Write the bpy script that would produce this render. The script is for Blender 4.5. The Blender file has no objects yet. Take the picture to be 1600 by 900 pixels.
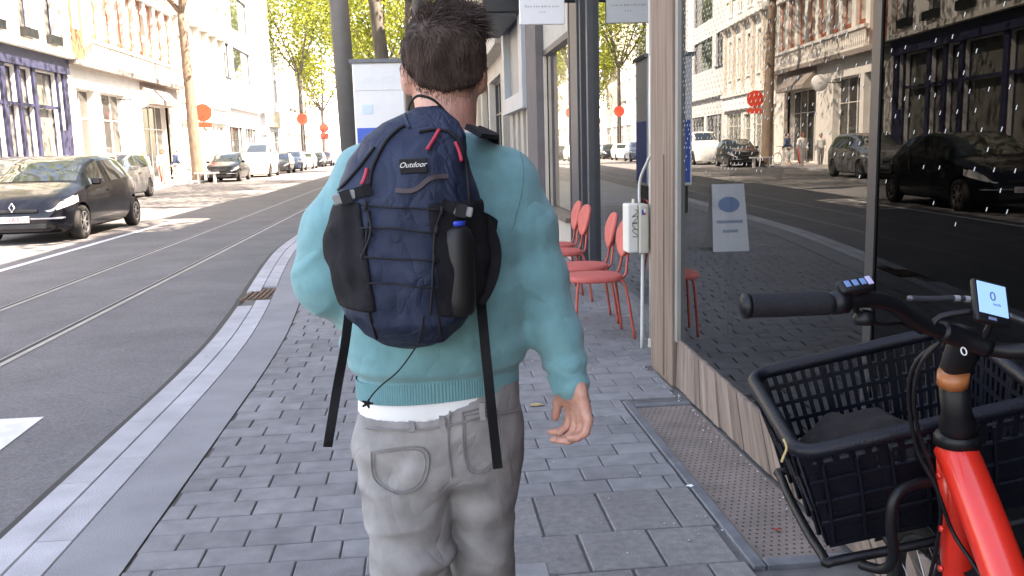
import bpy, bmesh, math, random
import numpy as np
from mathutils import Vector, Matrix
random.seed(7)
RNG = np.random.default_rng(11)
S = bpy.context.scene
C = S.collection
rad = math.radians

# ------------------------------------------------------------------ camera
F_PX, EYE = 1400.0, 1.42
YAW, PITCH, ROLL = rad(5.405), rad(8.958), rad(-1.547)
_fw = np.array([math.sin(YAW)*math.cos(PITCH), math.cos(YAW)*math.cos(PITCH), -math.sin(PITCH)])
_rt0 = np.array([math.cos(YAW), -math.sin(YAW), 0.0]); _up0 = np.cross(_rt0, _fw)
_rt = _rt0*math.cos(ROLL) + _up0*math.sin(ROLL)
_up = -_rt0*math.sin(ROLL) + _up0*math.cos(ROLL)
cam_d = bpy.data.cameras.new('camera'); cam = bpy.data.objects.new('camera', cam_d); C.objects.link(cam)
cam_d.sensor_width = 36; cam_d.lens = 36*F_PX/1600
cam_d.clip_start = 0.05; cam_d.clip_end = 2000
m = Matrix.Identity(4)
for i, v in enumerate((_rt, _up, -_fw)):
    for j in range(3): m[j][i] = v[j]
m.translation = (0, 0, EYE); cam.matrix_world = m
S.camera = cam

def ray(px, py): return _fw + _rt*(px-800)/F_PX - _up*(py-450)/F_PX
def atY(px, py, Y):
    d = ray(px, py); return np.array([0, 0, EYE]) + d*(Y/d[1])
def atX(px, py, X):
    d = ray(px, py); return np.array([0, 0, EYE]) + d*(X/d[0])
def gnd(px, py, z=0.0):
    d = ray(px, py); return np.array([0, 0, EYE]) + d*((z-EYE)/d[2])

# ------------------------------------------------------------------ light
SUN_DIR = Vector((-0.82, 0.34, -1.08)).normalized()      # direction the light travels
W = bpy.data.worlds.new('World'); S.world = W; W.use_nodes = True
nt = W.node_tree; nt.nodes.clear()
sky = nt.nodes.new('ShaderNodeTexSky'); sky.sky_type = 'NISHITA'; sky.sun_disc = False
sky.sun_elevation = math.asin(-SUN_DIR.z)
sky.sun_rotation = math.atan2(-SUN_DIR.x, -SUN_DIR.y)
sky.air_density = 1.0; sky.dust_density = 1.6; sky.ozone_density = 1.0
bg = nt.nodes.new('ShaderNodeBackground'); bg.inputs['Strength'].default_value = 0.15
wo = nt.nodes.new('ShaderNodeOutputWorld')
nt.links.new(sky.outputs[0], bg.inputs[0]); nt.links.new(bg.outputs[0], wo.inputs[0])
sun_d = bpy.data.lights.new('sun', 'SUN'); sun_d.energy = 5.0; sun_d.angle = rad(0.53); sun_d.color = (1.0, 0.98, 0.95)
sun = bpy.data.objects.new('sun', sun_d); C.objects.link(sun)
sun.rotation_euler = SUN_DIR.to_track_quat('-Z', 'Y').to_euler(); sun.location = (30, -10, 40)
S.view_settings.view_transform = 'Standard'; S.view_settings.look = 'None'
S.view_settings.exposure = 2.75; S.view_settings.gamma = 1.0
S.view_settings.use_white_balance = True; S.view_settings.white_balance_temperature = 8700; S.view_settings.white_balance_tint = 18
S.view_settings.use_curve_mapping = False
S.render.engine = 'CYCLES'
S.cycles.max_bounces = 8; S.cycles.transparent_max_bounces = 12

# ------------------------------------------------------------------ materials
MATS = {}
def mat(name, col, rough=0.6, var=0.12, scale=6.0, bump=0.0, bscale=60.0, metal=0.0, spec=0.5,
        coat=0.0, col2=None, rnd=0.0, stretch=(1, 1, 1), sheen=0.0, sss=0.0, emit=0.0, detail=4.0, crease=None, stain=0.0):
    if name in MATS: return MATS[name]
    m = bpy.data.materials.new(name); m.use_nodes = True
    t = m.node_tree; N = t.nodes; L = t.links
    b = N['Principled BSDF']
    geo = N.new('ShaderNodeNewGeometry'); mp = N.new('ShaderNodeMapping'); mp.inputs['Scale'].default_value = stretch
    L.new(geo.outputs['Position'], mp.inputs['Vector'])
    nz = N.new('ShaderNodeTexNoise'); nz.inputs['Scale'].default_value = scale; nz.inputs['Detail'].default_value = detail
    L.new(mp.outputs[0], nz.inputs['Vector'])
    ramp = N.new('ShaderNodeValToRGB')
    c = np.array(col[:3]); 
    lo = c*(1-var) if col2 is None else c; hi = np.minimum(c*(1+var), 1) if col2 is None else np.array(col2)
    ramp.color_ramp.elements[0].position = 0.3; ramp.color_ramp.elements[1].position = 0.7
    ramp.color_ramp.elements[0].color = (*lo, 1); ramp.color_ramp.elements[1].color = (*hi, 1)
    L.new(nz.outputs['Fac'], ramp.inputs['Fac'])
    src = ramp.outputs['Color']
    if stain:
        n3 = N.new('ShaderNodeTexNoise'); n3.inputs['Scale'].default_value = 1.1; n3.inputs['Detail'].default_value = 7; n3.inputs['Roughness'].default_value = 0.65
        L.new(geo.outputs['Position'], n3.inputs['Vector'])
        m3 = N.new('ShaderNodeMapRange'); m3.inputs['From Min'].default_value = 0.35; m3.inputs['From Max'].default_value = 0.65; m3.inputs['To Min'].default_value = 1-stain; m3.inputs['To Max'].default_value = 1+stain*.5
        L.new(n3.outputs['Fac'], m3.inputs['Value'])
        vo = N.new('ShaderNodeTexVoronoi'); vo.inputs['Scale'].default_value = 3.2; L.new(geo.outputs['Position'], vo.inputs['Vector'])
        m4 = N.new('ShaderNodeMapRange'); m4.inputs['From Min'].default_value = 0.035; m4.inputs['From Max'].default_value = 0.06; m4.inputs['To Min'].default_value = 0.72; m4.inputs['To Max'].default_value = 1.0
        L.new(vo.outputs['Distance'], m4.inputs['Value'])
        mm3 = N.new('ShaderNodeMath'); mm3.operation = 'MULTIPLY'; L.new(m3.outputs[0], mm3.inputs[0]); L.new(m4.outputs[0], mm3.inputs[1])
        h3 = N.new('ShaderNodeHueSaturation'); L.new(mm3.outputs[0], h3.inputs['Value']); L.new(src, h3.inputs['Color']); src = h3.outputs['Color']
    if rnd > 0:
        oi = N.new('ShaderNodeObjectInfo'); hsv = N.new('ShaderNodeHueSaturation')
        mr = N.new('ShaderNodeMapRange'); mr.inputs['To Min'].default_value = 1-rnd; mr.inputs['To Max'].default_value = 1+rnd
        L.new(oi.outputs['Random'], mr.inputs['Value']); L.new(mr.outputs[0], hsv.inputs['Value'])
        L.new(src, hsv.inputs['Color']); src = hsv.outputs['Color']
    L.new(src, b.inputs['Base Color'])
    b.inputs['Roughness'].default_value = rough; b.inputs['Metallic'].default_value = metal
    b.inputs['Specular IOR Level'].default_value = spec
    b.inputs['Coat Weight'].default_value = coat; b.inputs['Coat Roughness'].default_value = 0.05
    if sheen: b.inputs['Sheen Weight'].default_value = sheen
    if sss:
        b.inputs['Subsurface Weight'].default_value = sss; b.inputs['Subsurface Radius'].default_value = (0.012, 0.004, 0.002)
    if emit:
        L.new(src, b.inputs['Emission Color']); b.inputs['Emission Strength'].default_value = emit
    if bump:
        n2 = N.new('ShaderNodeTexNoise'); n2.inputs['Scale'].default_value = bscale; n2.inputs['Detail'].default_value = 6
        L.new(mp.outputs[0], n2.inputs['Vector'])
        bp = N.new('ShaderNodeBump'); bp.inputs['Strength'].default_value = bump; bp.inputs['Distance'].default_value = 0.01
        L.new(n2.outputs['Fac'], bp.inputs['Height']); L.new(bp.outputs[0], b.inputs['Normal'])
        if crease:
            n4 = N.new('ShaderNodeTexNoise'); n4.inputs['Scale'].default_value = crease[0]; n4.inputs['Detail'].default_value = 2.5; n4.inputs['Distortion'].default_value = 0.9
            mp4 = N.new('ShaderNodeMapping'); mp4.inputs['Rotation'].default_value = (0, 0.6, 0); mp4.inputs['Scale'].default_value = (1, 1, crease[2])
            L.new(geo.outputs['Position'], mp4.inputs['Vector']); L.new(mp4.outputs[0], n4.inputs['Vector'])
            s4 = N.new('ShaderNodeMath'); s4.operation = 'SUBTRACT'; s4.inputs[1].default_value = 0.5; L.new(n4.outputs['Fac'], s4.inputs[0])
            a4 = N.new('ShaderNodeMath'); a4.operation = 'ABSOLUTE'; L.new(s4.outputs[0], a4.inputs[0])
            p4_ = N.new('ShaderNodeMath'); p4_.operation = 'POWER'; p4_.inputs[1].default_value = 0.7; L.new(a4.outputs[0], p4_.inputs[0])
            b4 = N.new('ShaderNodeBump'); b4.inputs['Strength'].default_value = crease[1]; b4.inputs['Distance'].default_value = 0.03
            L.new(p4_.outputs[0], b4.inputs['Height']); L.new(bp.outputs[0], b4.inputs['Normal']); L.new(b4.outputs[0], b.inputs['Normal'])
    MATS[name] = m
    return m

def glass(name, tint=(0.5, 0.55, 0.52), ior=1.5, boost=1.0):
    """thin window glass: a mirror by the Fresnel law over a tinted see-through sheet"""
    if name in MATS: return MATS[name]
    m = bpy.data.materials.new(name); m.use_nodes = True
    t = m.node_tree; N = t.nodes; L = t.links; N.remove(N['Principled BSDF'])
    tr = N.new('ShaderNodeBsdfTransparent'); tr.inputs[0].default_value = (*tint, 1)
    gl = N.new('ShaderNodeBsdfGlossy'); gl.inputs['Roughness'].default_value = 0.0; gl.inputs[0].default_value = (0.95, 0.97, 0.97, 1)

    fr = N.new("ShaderNodeFresnel"); fr.inputs['IOR'].default_value = ior
    mu = N.new('ShaderNodeMath'); mu.operation = 'MULTIPLY'; mu.inputs[1].default_value = boost; mu.use_clamp = True
    mx = N.new('ShaderNodeMixShader')
    L.new(fr.outputs[0], mu.inputs[0]); L.new(mu.outputs[0], mx.inputs[0]); L.new(tr.outputs[0], mx.inputs[1]); L.new(gl.outputs[0], mx.inputs[2])
    L.new(mx.outputs[0], N['Material Output'].inputs['Surface'])
    MATS[name] = m
    return m

def leafmat(name, c1, c2):
    if name in MATS: return MATS[name]
    m = bpy.data.materials.new(name); m.use_nodes = True
    t = m.node_tree; N = t.nodes; L = t.links; b = N['Principled BSDF']
    geo = N.new('ShaderNodeNewGeometry')
    ramp = N.new('ShaderNodeValToRGB'); ramp.color_ramp.elements[0].color = (*c1, 1); ramp.color_ramp.elements[1].color = (*c2, 1)
    L.new(geo.outputs['Random Per Island'], ramp.inputs['Fac']); L.new(ramp.outputs[0], b.inputs['Base Color'])
    b.inputs['Roughness'].default_value = 0.5
    tl = N.new('ShaderNodeBsdfTranslucent'); L.new(ramp.outputs[0], tl.inputs[0])
    mx = N.new('ShaderNodeMixShader'); mx.inputs[0].default_value = 0.45
    L.new(b.outputs[0], mx.inputs[1]); L.new(tl.outputs[0], mx.inputs[2]); L.new(mx.outputs[0], N['Material Output'].inputs['Surface'])
    MATS[name] = m
    return m

# ------------------------------------------------------------------ object helpers
def link(o): C.objects.link(o); return o
def tag(o, label=None, cat=None, group=None, kind=None):
    if label: o['label'] = label
    if cat: o['category'] = cat
    if group: o['group'] = group
    if kind: o['kind'] = kind
    return o
def empty(name, loc=(0, 0, 0), label=None, cat=None, group=None):
    o = link(bpy.data.objects.new(name, None)); o.location = loc; o.empty_display_size = 0.1
    return tag(o, label, cat, group)
def wloc(o):
    v = Vector((0, 0, 0))
    while o is not None: v = v + o.location; o = o.parent
    return v
def obj(name, V, Fc, material, parent=None, smooth=False, world=True):
    me = bpy.data.meshes.new(name)
    V = np.asarray(V, dtype=float).reshape(-1, 3)
    if world and parent is not None: V = V - np.array(wloc(parent))
    me.from_pydata(V.tolist(), [], [list(map(int, f)) for f in Fc]); me.update()
    for mm in (material if isinstance(material, (list, tuple)) else [material]): me.materials.append(mm)
    if smooth: me.polygons.foreach_set('use_smooth', [True]*len(me.polygons))
    o = link(bpy.data.objects.new(name, me))
    if parent is not None: o.parent = parent
    return o
def copy_tree(o, parent=None):
    c = link(o.copy()); c.parent = parent
    for ch in list(o.children): copy_tree(ch, c)
    return c

class MB:
    def __init__(s): s.v = []; s.f = []
    def add(s, V, Fc):
        n = len(s.v); s.v += [tuple(map(float, p)) for p in V]; s.f += [tuple(i+n for i in f) for f in Fc]; return s
    def box(s, x0, x1, y0, y1, z0, z1, M=None):
        V = [(x, y, z) for x in (x0, x1) for y in (y0, y1) for z in (z0, z1)]
        if M is not None: V = [tuple(M @ Vector(p)) for p in V]
        return s.add(V, [(0, 1, 3, 2), (4, 6, 7, 5), (0, 4, 5, 1), (2, 3, 7, 6), (0, 2, 6, 4), (1, 5, 7, 3)])
    def bbox(s, x0, x1, y0, y1, z0, z1, b=0.01, M=None):
        """box with bevelled edges"""
        b = min(b, (x1-x0)*.45, (y1-y0)*.45, (z1-z0)*.45)
        bm = bmesh.new(); bmesh.ops.create_cube(bm, size=1)
        for v in bm.verts: v.co = Vector(((x0+x1)/2+v.co.x*(x1-x0), (y0+y1)/2+v.co.y*(y1-y0), (z0+z1)/2+v.co.z*(z1-z0)))
        bmesh.ops.bevel(bm, geom=bm.edges[:], offset=b, segments=2, affect='EDGES', profile=0.5)
        bm.verts.index_update()
        V = [tuple(M @ v.co) if M is not None else tuple(v.co) for v in bm.verts]; Fc = [[v.index for v in f.verts] for f in bm.faces]
        bm.free(); return s.add(V, Fc)
    def tube(s, P, r, n=8, cap=True, closed=False, flat=None):
        P = [Vector(p) for p in P]; k = len(P); R = r if isinstance(r, (list, tuple, np.ndarray)) else [r]*k
        rings = []; ref = None
        for i in range(k):
            a = P[(i-1) % k] if (i > 0 or closed) else P[i]; b = P[(i+1) % k] if (i < k-1 or closed) else P[i]
            t = (b-a); t = t.normalized() if t.length > 1e-9 else Vector((0, 0, 1))
            if ref is None:
                ref = Vector((0, 0, 1)) if abs(t.z) < .9 else Vector((1, 0, 0))
            u = (ref - t*ref.dot(t))
            u = u.normalized() if u.length > 1e-6 else t.orthogonal().normalized()
            ref = u; w = t.cross(u)
            rings.append([P[i]+u*(math.cos(2*math.pi*j/n)*R[i]*(flat or 1))+w*(math.sin(2*math.pi*j/n)*R[i]) for j in range(n)])
        V = [p for rg in rings for p in rg]; Fc = []
        for i in range(k if closed else k-1):
            i2 = (i+1) % k
            for j in range(n): Fc.append((i*n+j, i*n+(j+1) % n, i2*n+(j+1) % n, i2*n+j))
        if cap and not closed: Fc += [tuple(range(n))[::-1], tuple(range((k-1)*n, k*n))]
        return s.add(V, Fc)
    def lathe(s, prof, center, axis='z', n=24):
        """prof: (radius, height) pairs, axis z / y / x"""
        V = []; k = len(prof); c = Vector(center)
        for r, h in prof:
            for j in range(n):
                a = 2*math.pi*j/n; x, y = r*math.cos(a), r*math.sin(a)
                V.append(c + (Vector((x, y, h)) if axis == 'z' else Vector((x, h, y)) if axis == 'y' else Vector((h, x, y))))
        Fc = [(i*n+j, i*n+(j+1) % n, (i+1)*n+(j+1) % n, (i+1)*n+j) for i in range(k-1) for j in range(n)]
        Fc += [tuple(range(n))[::-1], tuple(range((k-1)*n, k*n))]
        return s.add(V, Fc)
    def prism(s, poly, d):
        """poly: list of 3-D points, extruded by vector d"""
        n = len(poly); d = Vector(d); V = [Vector(p) for p in poly]+[Vector(p)+d for p in poly]
        Fc = [tuple(range(n))[::-1], tuple(range(n, 2*n))]+[(i, (i+1) % n, n+(i+1) % n, n+i) for i in range(n)]
        return s.add(V, Fc)
    def grid(s, P):
        P = np.asarray(P); a, b = P.shape[:2]
        return s.add(P.reshape(-1, 3), [(i*b+j, (i+1)*b+j, (i+1)*b+j+1, i*b+j+1) for i in range(a-1) for j in range(b-1)])
    def ribbon(s, P, wdt, thick, side):
        """flat strap along P, wide along `side`, with thickness"""
        P = [Vector(p) for p in P]; k = len(P); V = []
        for i in range(k):
            t = (P[min(i+1, k-1)]-P[max(i-1, 0)]).normalized()
            sd = Vector(side[i] if isinstance(side, list) else side); sd = (sd-t*sd.dot(t)).normalized(); nn = t.cross(sd)
            for a, b in ((-1, -1), (1, -1), (1, 1), (-1, 1)): V.append(P[i]+sd*(a*wdt/2)+nn*(b*thick/2))
        Fc = [(i*4+j, i*4+(j+1) % 4, i*4+4+(j+1) % 4, i*4+4+j) for i in range(k-1) for j in range(4)]+[(3, 2, 1, 0), (k*4-4, k*4-3, k*4-2, k*4-1)]
        return s.add(V, Fc)
    def build(s, name, material, parent=None, smooth=False, world=True):
        return obj(name, s.v, s.f, material, parent, smooth, world)

def autosmooth(o, deg=35):
    me = o.data
    bm = bmesh.new(); bm.from_mesh(me)
    for f in bm.faces: f.smooth = True
    for e in bm.edges:
        if len(e.link_faces) == 2 and e.calc_face_angle(0) > rad(deg): e.smooth = False
    bm.to_mesh(me); bm.free(); return o

def smooth_path(P, n=8, closed=False):
    """Catmull-Rom through the points"""
    P = [np.array(p, float) for p in P]; k = len(P); out = []
    for i in range(k if closed else k-1):
        p0, p1, p2, p3 = [P[j % k] if closed else P[min(max(j, 0), k-1)] for j in (i-1, i, i+1, i+2)]
        for t in np.linspace(0, 1, n, endpoint=False):
            out.append(.5*((2*p1)+(-p0+p2)*t+(2*p0-5*p1+4*p2-p3)*t*t+(-p0+3*p1-3*p2+p3)*t**3))
    if not closed: out.append(P[-1])
    return out

def text(name, body, size, M, material, parent, extrude=0.001, align='CENTER', shear=0.0):
    cu = bpy.data.curves.new('t', 'FONT'); cu.body = body; cu.size = size; cu.extrude = extrude
    cu.align_x = align; cu.align_y = 'CENTER'; cu.shear = shear
    tmp = link(bpy.data.objects.new('t', cu)); dg = bpy.context.evaluated_depsgraph_get()
    me = bpy.data.meshes.new_from_object(tmp.evaluated_get(dg)); bpy.data.objects.remove(tmp); bpy.data.curves.remove(cu)
    V = [tuple(M @ v.co) for v in me.vertices]; Fc = [tuple(p.vertices) for p in me.polygons]; bpy.data.meshes.remove(me)
    return obj(name, V, Fc, material, parent)
def frame(o, x, y):
    """matrix with given origin, x axis and y axis"""
    x = Vector(x).normalized(); y = Vector(y); y = (y-x*y.dot(x)).normalized(); z = x.cross(y)
    M = Matrix.Identity(4)
    for i, v in enumerate((x, y, z)):
        for j in range(3): M[j][i] = v[j]
    M.translation = Vector(o); return M

# ------------------------------------------------------------------ signed-distance modelling for soft shapes
_tab = RNG.random((32, 32, 32)).astype(np.float32)*2-1
def vnoise(P, sc):
    q = P*np.asarray(sc, dtype=np.float32); i = np.floor(q).astype(np.int32); f = q-i; f = f*f*(3-2*f); i &= 31; j = (i+1) & 31
    x0, y0, z0 = i[:, 0], i[:, 1], i[:, 2]; x1, y1, z1 = j[:, 0], j[:, 1], j[:, 2]; fx, fy, fz = f[:, 0], f[:, 1], f[:, 2]
    a = _tab[x0, y0, z0]*(1-fx)+_tab[x1, y0, z0]*fx; b = _tab[x0, y1, z0]*(1-fx)+_tab[x1, y1, z0]*fx
    c = _tab[x0, y0, z1]*(1-fx)+_tab[x1, y0, z1]*fx; d = _tab[x0, y1, z1]*(1-fx)+_tab[x1, y1, z1]*fx
    return (a*(1-fy)+b*fy)*(1-fz)+(c*(1-fy)+d*fy)*fz
def smin(a, b, k):
    h = np.clip(.5+.5*(b-a)/k, 0, 1); return b*(1-h)+a*h-k*h*(1-h)
def smax(a, b, k): return -smin(-a, -b, k)
def capsule(P, a, b, ra, rb):
    a = np.asarray(a, np.float32); b = np.asarray(b, np.float32); ba = b-a
    h = np.clip(((P-a)@ba)/max(float(ba@ba), 1e-9), 0, 1)
    return np.linalg.norm(P-a-h[:, None]*ba, axis=1)-(ra+(rb-ra)*h)
def chain(P, pts, rr, k=0.02):
    d = None
    for i in range(len(pts)-1):
        e = capsule(P, pts[i], pts[i+1], rr[i], rr[i+1]); d = e if d is None else smin(d, e, k)
    return d
def ellip(P, c, r):
    q = (P-np.asarray(c, np.float32)); r = np.asarray(r, np.float32)
    k0 = np.linalg.norm(q/r, axis=1); k1 = np.linalg.norm(q/(r*r), axis=1)+1e-9
    return k0*(k0-1)/k1
def loft(P, tab, n=2.0):
    """tab rows: z, cx, cy, rx, ry"""
    T = np.asarray(tab, np.float32); z = np.clip(P[:, 2], T[0, 0], T[-1, 0])
    cx, cy, rx, ry = [np.interp(z, T[:, 0], T[:, i]) for i in (1, 2, 3, 4)]
    q = (np.abs((P[:, 0]-cx)/rx)**n+np.abs((P[:, 1]-cy)/ry)**n)**(1/n)
    d = (q-1)*np.minimum(rx, ry)
    return np.maximum(d, np.maximum(T[0, 0]-P[:, 2], P[:, 2]-T[-1, 0])).astype(np.float32)
def nets(f, lo, hi, h):
    lo = np.asarray(lo, float); hi = np.asarray(hi, float)
    n = np.maximum(np.ceil((hi-lo)/h).astype(int)+1, 3)
    ax = [(lo[i]+h*np.arange(n[i])).astype(np.float32) for i in range(3)]
    Vv = np.empty(n, np.float32)
    for i0 in range(0, n[0], 24):
        xs = ax[0][i0:i0+24]; G = np.stack(np.meshgrid(xs, ax[1], ax[2], indexing='ij'), -1).reshape(-1, 3)
        Vv[i0:i0+24] = f(G).reshape(len(xs), n[1], n[2])
    ins = Vv < 0
    cs = [slice(0, -1), slice(1, None)]
    cnt = sum(ins[cs[a], cs[b], cs[c]].astype(np.int8) for a in (0, 1) for b in (0, 1) for c in (0, 1))
    act = (cnt > 0) & (cnt < 8); idx = np.argwhere(act); ids = np.full(act.shape, -1, np.int64); ids[act] = np.arange(len(idx))
    pos = np.zeros((len(idx), 3)); num = np.zeros(len(idx))
    cor = [(a, b, c) for a in (0, 1) for b in (0, 1) for c in (0, 1)]
    for p in cor:
        for axis in range(3):
            if p[axis]: continue
            q = list(p); q[axis] = 1
            va = Vv[idx[:, 0]+p[0], idx[:, 1]+p[1], idx[:, 2]+p[2]]; vb = Vv[idx[:, 0]+q[0], idx[:, 1]+q[1], idx[:, 2]+q[2]]
            mk = (va < 0) != (vb < 0); t = np.where(mk, va/np.where(mk, va-vb, 1), 0)
            pt = np.tile(np.array(p, float), (len(idx), 1)); pt[:, axis] += t
            pos[mk] += pt[mk]; num[mk] += 1
    V = lo+h*(idx+pos/num[:, None]); Fs = []
    for axis in range(3):
        a1, a2 = [(1, 2), (2, 0), (0, 1)][axis]
        sl = [slice(None)]*3; sl2 = [slice(None)]*3; sl[axis] = slice(0, -1); sl2[axis] = slice(1, None)
        A = ins[tuple(sl)]; B = ins[tuple(sl2)]; E = np.argwhere(A != B)
        ok = (E[:, a1] > 0) & (E[:, a2] > 0) & (E[:, a1] < n[a1]-1) & (E[:, a2] < n[a2]-1); E = E[ok]
        def cell(d1, d2):
            c = E.copy(); c[:, a1] -= d1; c[:, a2] -= d2; return ids[c[:, 0], c[:, 1], c[:, 2]]
        Q = np.stack([cell(1, 1), cell(0, 1), cell(0, 0), cell(1, 0)], 1)
        fl = ~A[E[:, 0], E[:, 1], E[:, 2]]; Q[fl] = Q[fl][:, ::-1]; Fs.append(Q)
    return V, np.concatenate(Fs)
def soft(name, f, lo, hi, h, material, parent=None, relax=1, world=True):
    V, Q = nets(f, lo, hi, h)
    for _ in range(relax):
        acc = np.zeros_like(V); c = np.zeros(len(V))
        for a, b in ((0, 1), (1, 2), (2, 3), (3, 0)):
            for s, t in ((a, b), (b, a)): np.add.at(acc, Q[:, s], V[Q[:, t]]); np.add.at(c, Q[:, s], 1)
        V = V*.5+.5*acc/np.maximum(c, 1)[:, None]
    return obj(name, V, Q, material, parent, True, world)
def march(f, px, py, y0=0.6, y1=3.0, off=0.0):
    """point where the line of sight through a pixel meets the soft surface f"""
    d = ray(px, py); o = np.array([0, 0, EYE]); t = y0/d[1]; t1 = y1/d[1]
    while t < t1:
        v = float(f((o+d*t)[None].astype(np.float32))[0])
        if v < off+0.0006: break
        t += max(v-off, 0.0008)*0.7
    return o+d*t if t < t1 else None
# ================================================================== ground, road, pavements
asphalt = mat('asphalt', (0.165, 0.16, 0.16), 0.9, 0.22, 60, 0.35, 160, spec=0.2, stain=0.16)
ground_m = mat('ground_earth', (0.10, 0.10, 0.10), 0.9, 0.1, 0.5)
kerb_m = mat('kerb_stone', (0.40, 0.40, 0.42), 0.8, 0.12, 5, 0.25, 120, rnd=0.06, stain=0.08, spec=.3)
band_m = mat('pavement_band', (0.255, 0.255, 0.265), 0.85, 0.08, 4, 0.3, 160, stain=0.10, spec=.3)
paver_m = mat('paver', (0.222, 0.218, 0.222), 0.85, 0.15, 11, 0.35, 140, rnd=0.10, stain=0.15, spec=.3)
tile_m = mat('paving_tile', (0.215, 0.205, 0.20), 0.85, 0.16, 30, 0.35, 120, rnd=0.09, stain=0.18, spec=.3)
sand_m = mat('joint_sand', (0.125, 0.118, 0.112), 0.95, 0.2, 20)
far_pave_m = mat('far_pavement', (0.38, 0.37, 0.36), 0.85, 0.1, 2, 0.2, 60)
line_m = mat('road_paint', (0.62, 0.62, 0.60), 0.7, 0.14, 9)
rail_m = mat('rail_steel', (0.27, 0.27, 0.28), 0.5, 0.2, 5, metal=0.35)
groove_m = mat('rail_groove', (0.02, 0.02, 0.022), 0.8, 0.2, 8)
seam_m = mat('bitumen_seam', (0.018, 0.018, 0.02), 0.7, 0.3, 9)
rust_m = mat('rusty_iron', (0.14, 0.085, 0.06), 0.75, 0.35, 14, 0.4, 90, metal=0.3)

RZ = -0.04
g = MB().add([(-400, -60, -0.12), (400, -60, -0.12), (400, 900, -0.12), (-400, 900, -0.12)], [(0, 1, 2, 3)]).build('ground', ground_m); tag(g, kind='structure')
KY = [-8, 6.5, 7.85, 9.2, 10.5, 12.7, 14, 260]
KX = [-1.66, -1.66, -1.74, -1.86, -1.99, -2.18, -2.25, -2.25]
def kx(y): return float(np.interp(y, KY, KX))
def kx_s(y): return float(np.mean([kx(y+d) for d in np.linspace(-.9, .9, 7)]))
ys = list(np.arange(-8, 40, 0.4))+[60, 120, 260]
rv = []; 
for y in ys: rv += [(-12.0, y, RZ), (kx_s(y)+0.02, y, RZ)]
road = obj('road', rv, [(2*i, 2*i+1, 2*i+3, 2*i+2) for i in range(len(ys)-1)], asphalt); tag(road, kind='structure')

# near pavement: slab, two courses of kerb stones, smooth band, pavers
pv = []
for y in ys: pv += [(kx_s(y)+0.03, y, -0.014), (2.6, y, -0.014)]
pave = obj('pavement', pv, [(2*i, 2*i+1, 2*i+3, 2*i+2) for i in range(len(ys)-1)], sand_m); tag(pave, kind='structure')
def band_x(y): return max(-1.10 + (kx_s(y)+1.66)*0.9, kx_s(y)+0.45) if y > 6 else -1.10
y = 1.2; rows = 0
while y < 26.0:
    L = 0.92
    for c0, c1 in ((0.0, 0.143), (0.147, 0.29)):
        off = 0.0 if c0 == 0 else 0.3
        a, b = y+off+0.003, y+off+L-0.003
        if 8.9 < a+0.46 < 9.75: continue
        Vt = []
        sub = np.linspace(a, b, 4)
        for s_ in sub:
            x0 = kx_s(s_)+c0; x1 = kx_s(s_)+c1
            Vt += [(x0, s_, RZ-0.02), (x0, s_, -0.006), (x0+0.006, s_, 0.001), (x1-0.003, s_, 0.001), (x1, s_, -0.004), (x1, s_, -0.03)]
        Fc = [(6*i+j, 6*i+j+1, 6*i+7+j, 6*i+6+j) for i in range(3) for j in range(5)]+[(0, 1, 2, 3, 4, 5), (23, 22, 21, 20, 19, 18)]
        obj('kerb_stone', Vt, Fc, kerb_m, pave)
    y += L
bv = []; bys = [q for q in ys if 0 <= q <= 40]
for q in bys: bv += [(kx_s(q)+0.294, q, -0.002), (band_x(q), q, -0.002)]
obj('pavement_band', bv, [(2*i, 2*i+1, 2*i+3, 2*i+2) for i in range(len(bys)-1)], band_m, pave)
sv = []
sys_ = [q for q in ys if 1 <= q <= 38]
for i, q in enumerate(sys_): 
    wv = 0.066+0.010*random.random(); sv += [(kx_s(q)-wv, q, RZ+0.004), (kx_s(q)+0.004, q, RZ+0.004)]
obj('bitumen_seam', sv, [(2*i, 2*i+1, 2*i+3, 2*i+2) for i in range(len(sys_)-1)], seam_m, road)

def paver_mesh(name, lx, ly, material):
    c = 0.004; b = MB()
    x, y_ = lx/2, ly/2
    V = [(-x, -y_, -0.03), (x, -y_, -0.03), (x, y_, -0.03), (-x, y_, -0.03), (-x, -y_, -c), (x, -y_, -c), (x, y_, -c), (-x, y_, -c),
         (-x+c, -y_+c, 0), (x-c, -y_+c, 0), (x-c, y_-c, 0), (-x+c, y_-c, 0)]
    Fc = [(0, 1, 5, 4), (1, 2, 6, 5), (2, 3, 7, 6), (3, 0, 4, 7), (4, 5, 9, 8), (5, 6, 10, 9), (6, 7, 11, 10), (7, 4, 8, 11), (8, 9, 10, 11)]
    me = bpy.data.meshes.new(name); me.from_pydata(V, [], Fc); me.materials.append(material); return me
LX, LY, GAP = 0.245, 0.147, 0.006
meshes = {}
def pmesh(lx, ly, material, tag_):
    k = (round(lx, 3), round(ly, 3), tag_)
    if k not in meshes: meshes[k] = paver_mesh('paver', lx, ly, material)
    return meshes[k]
cells = []
y = 2.45; r = 0
while y < 20.5:
    right = 1.045 if y < 4.78 else (1.40 if y < 5.5 else 1.78)
    left = band_x(y)+0.004
    x = left - (LX/2 if r % 2 else 0) + (0.02*math.sin(r*1.7))
    while x < right-0.03:
        x0, x1 = max(x, left), min(x+LX, right)
        if y < 3.38 and x0 > 0.22: x = x1; break
        if x1-x0 > 0.04: cells.append((x0, x1, y, y+LY, 0))
        x += LX
    y += LY; r += 1
yy = 2.2
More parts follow.
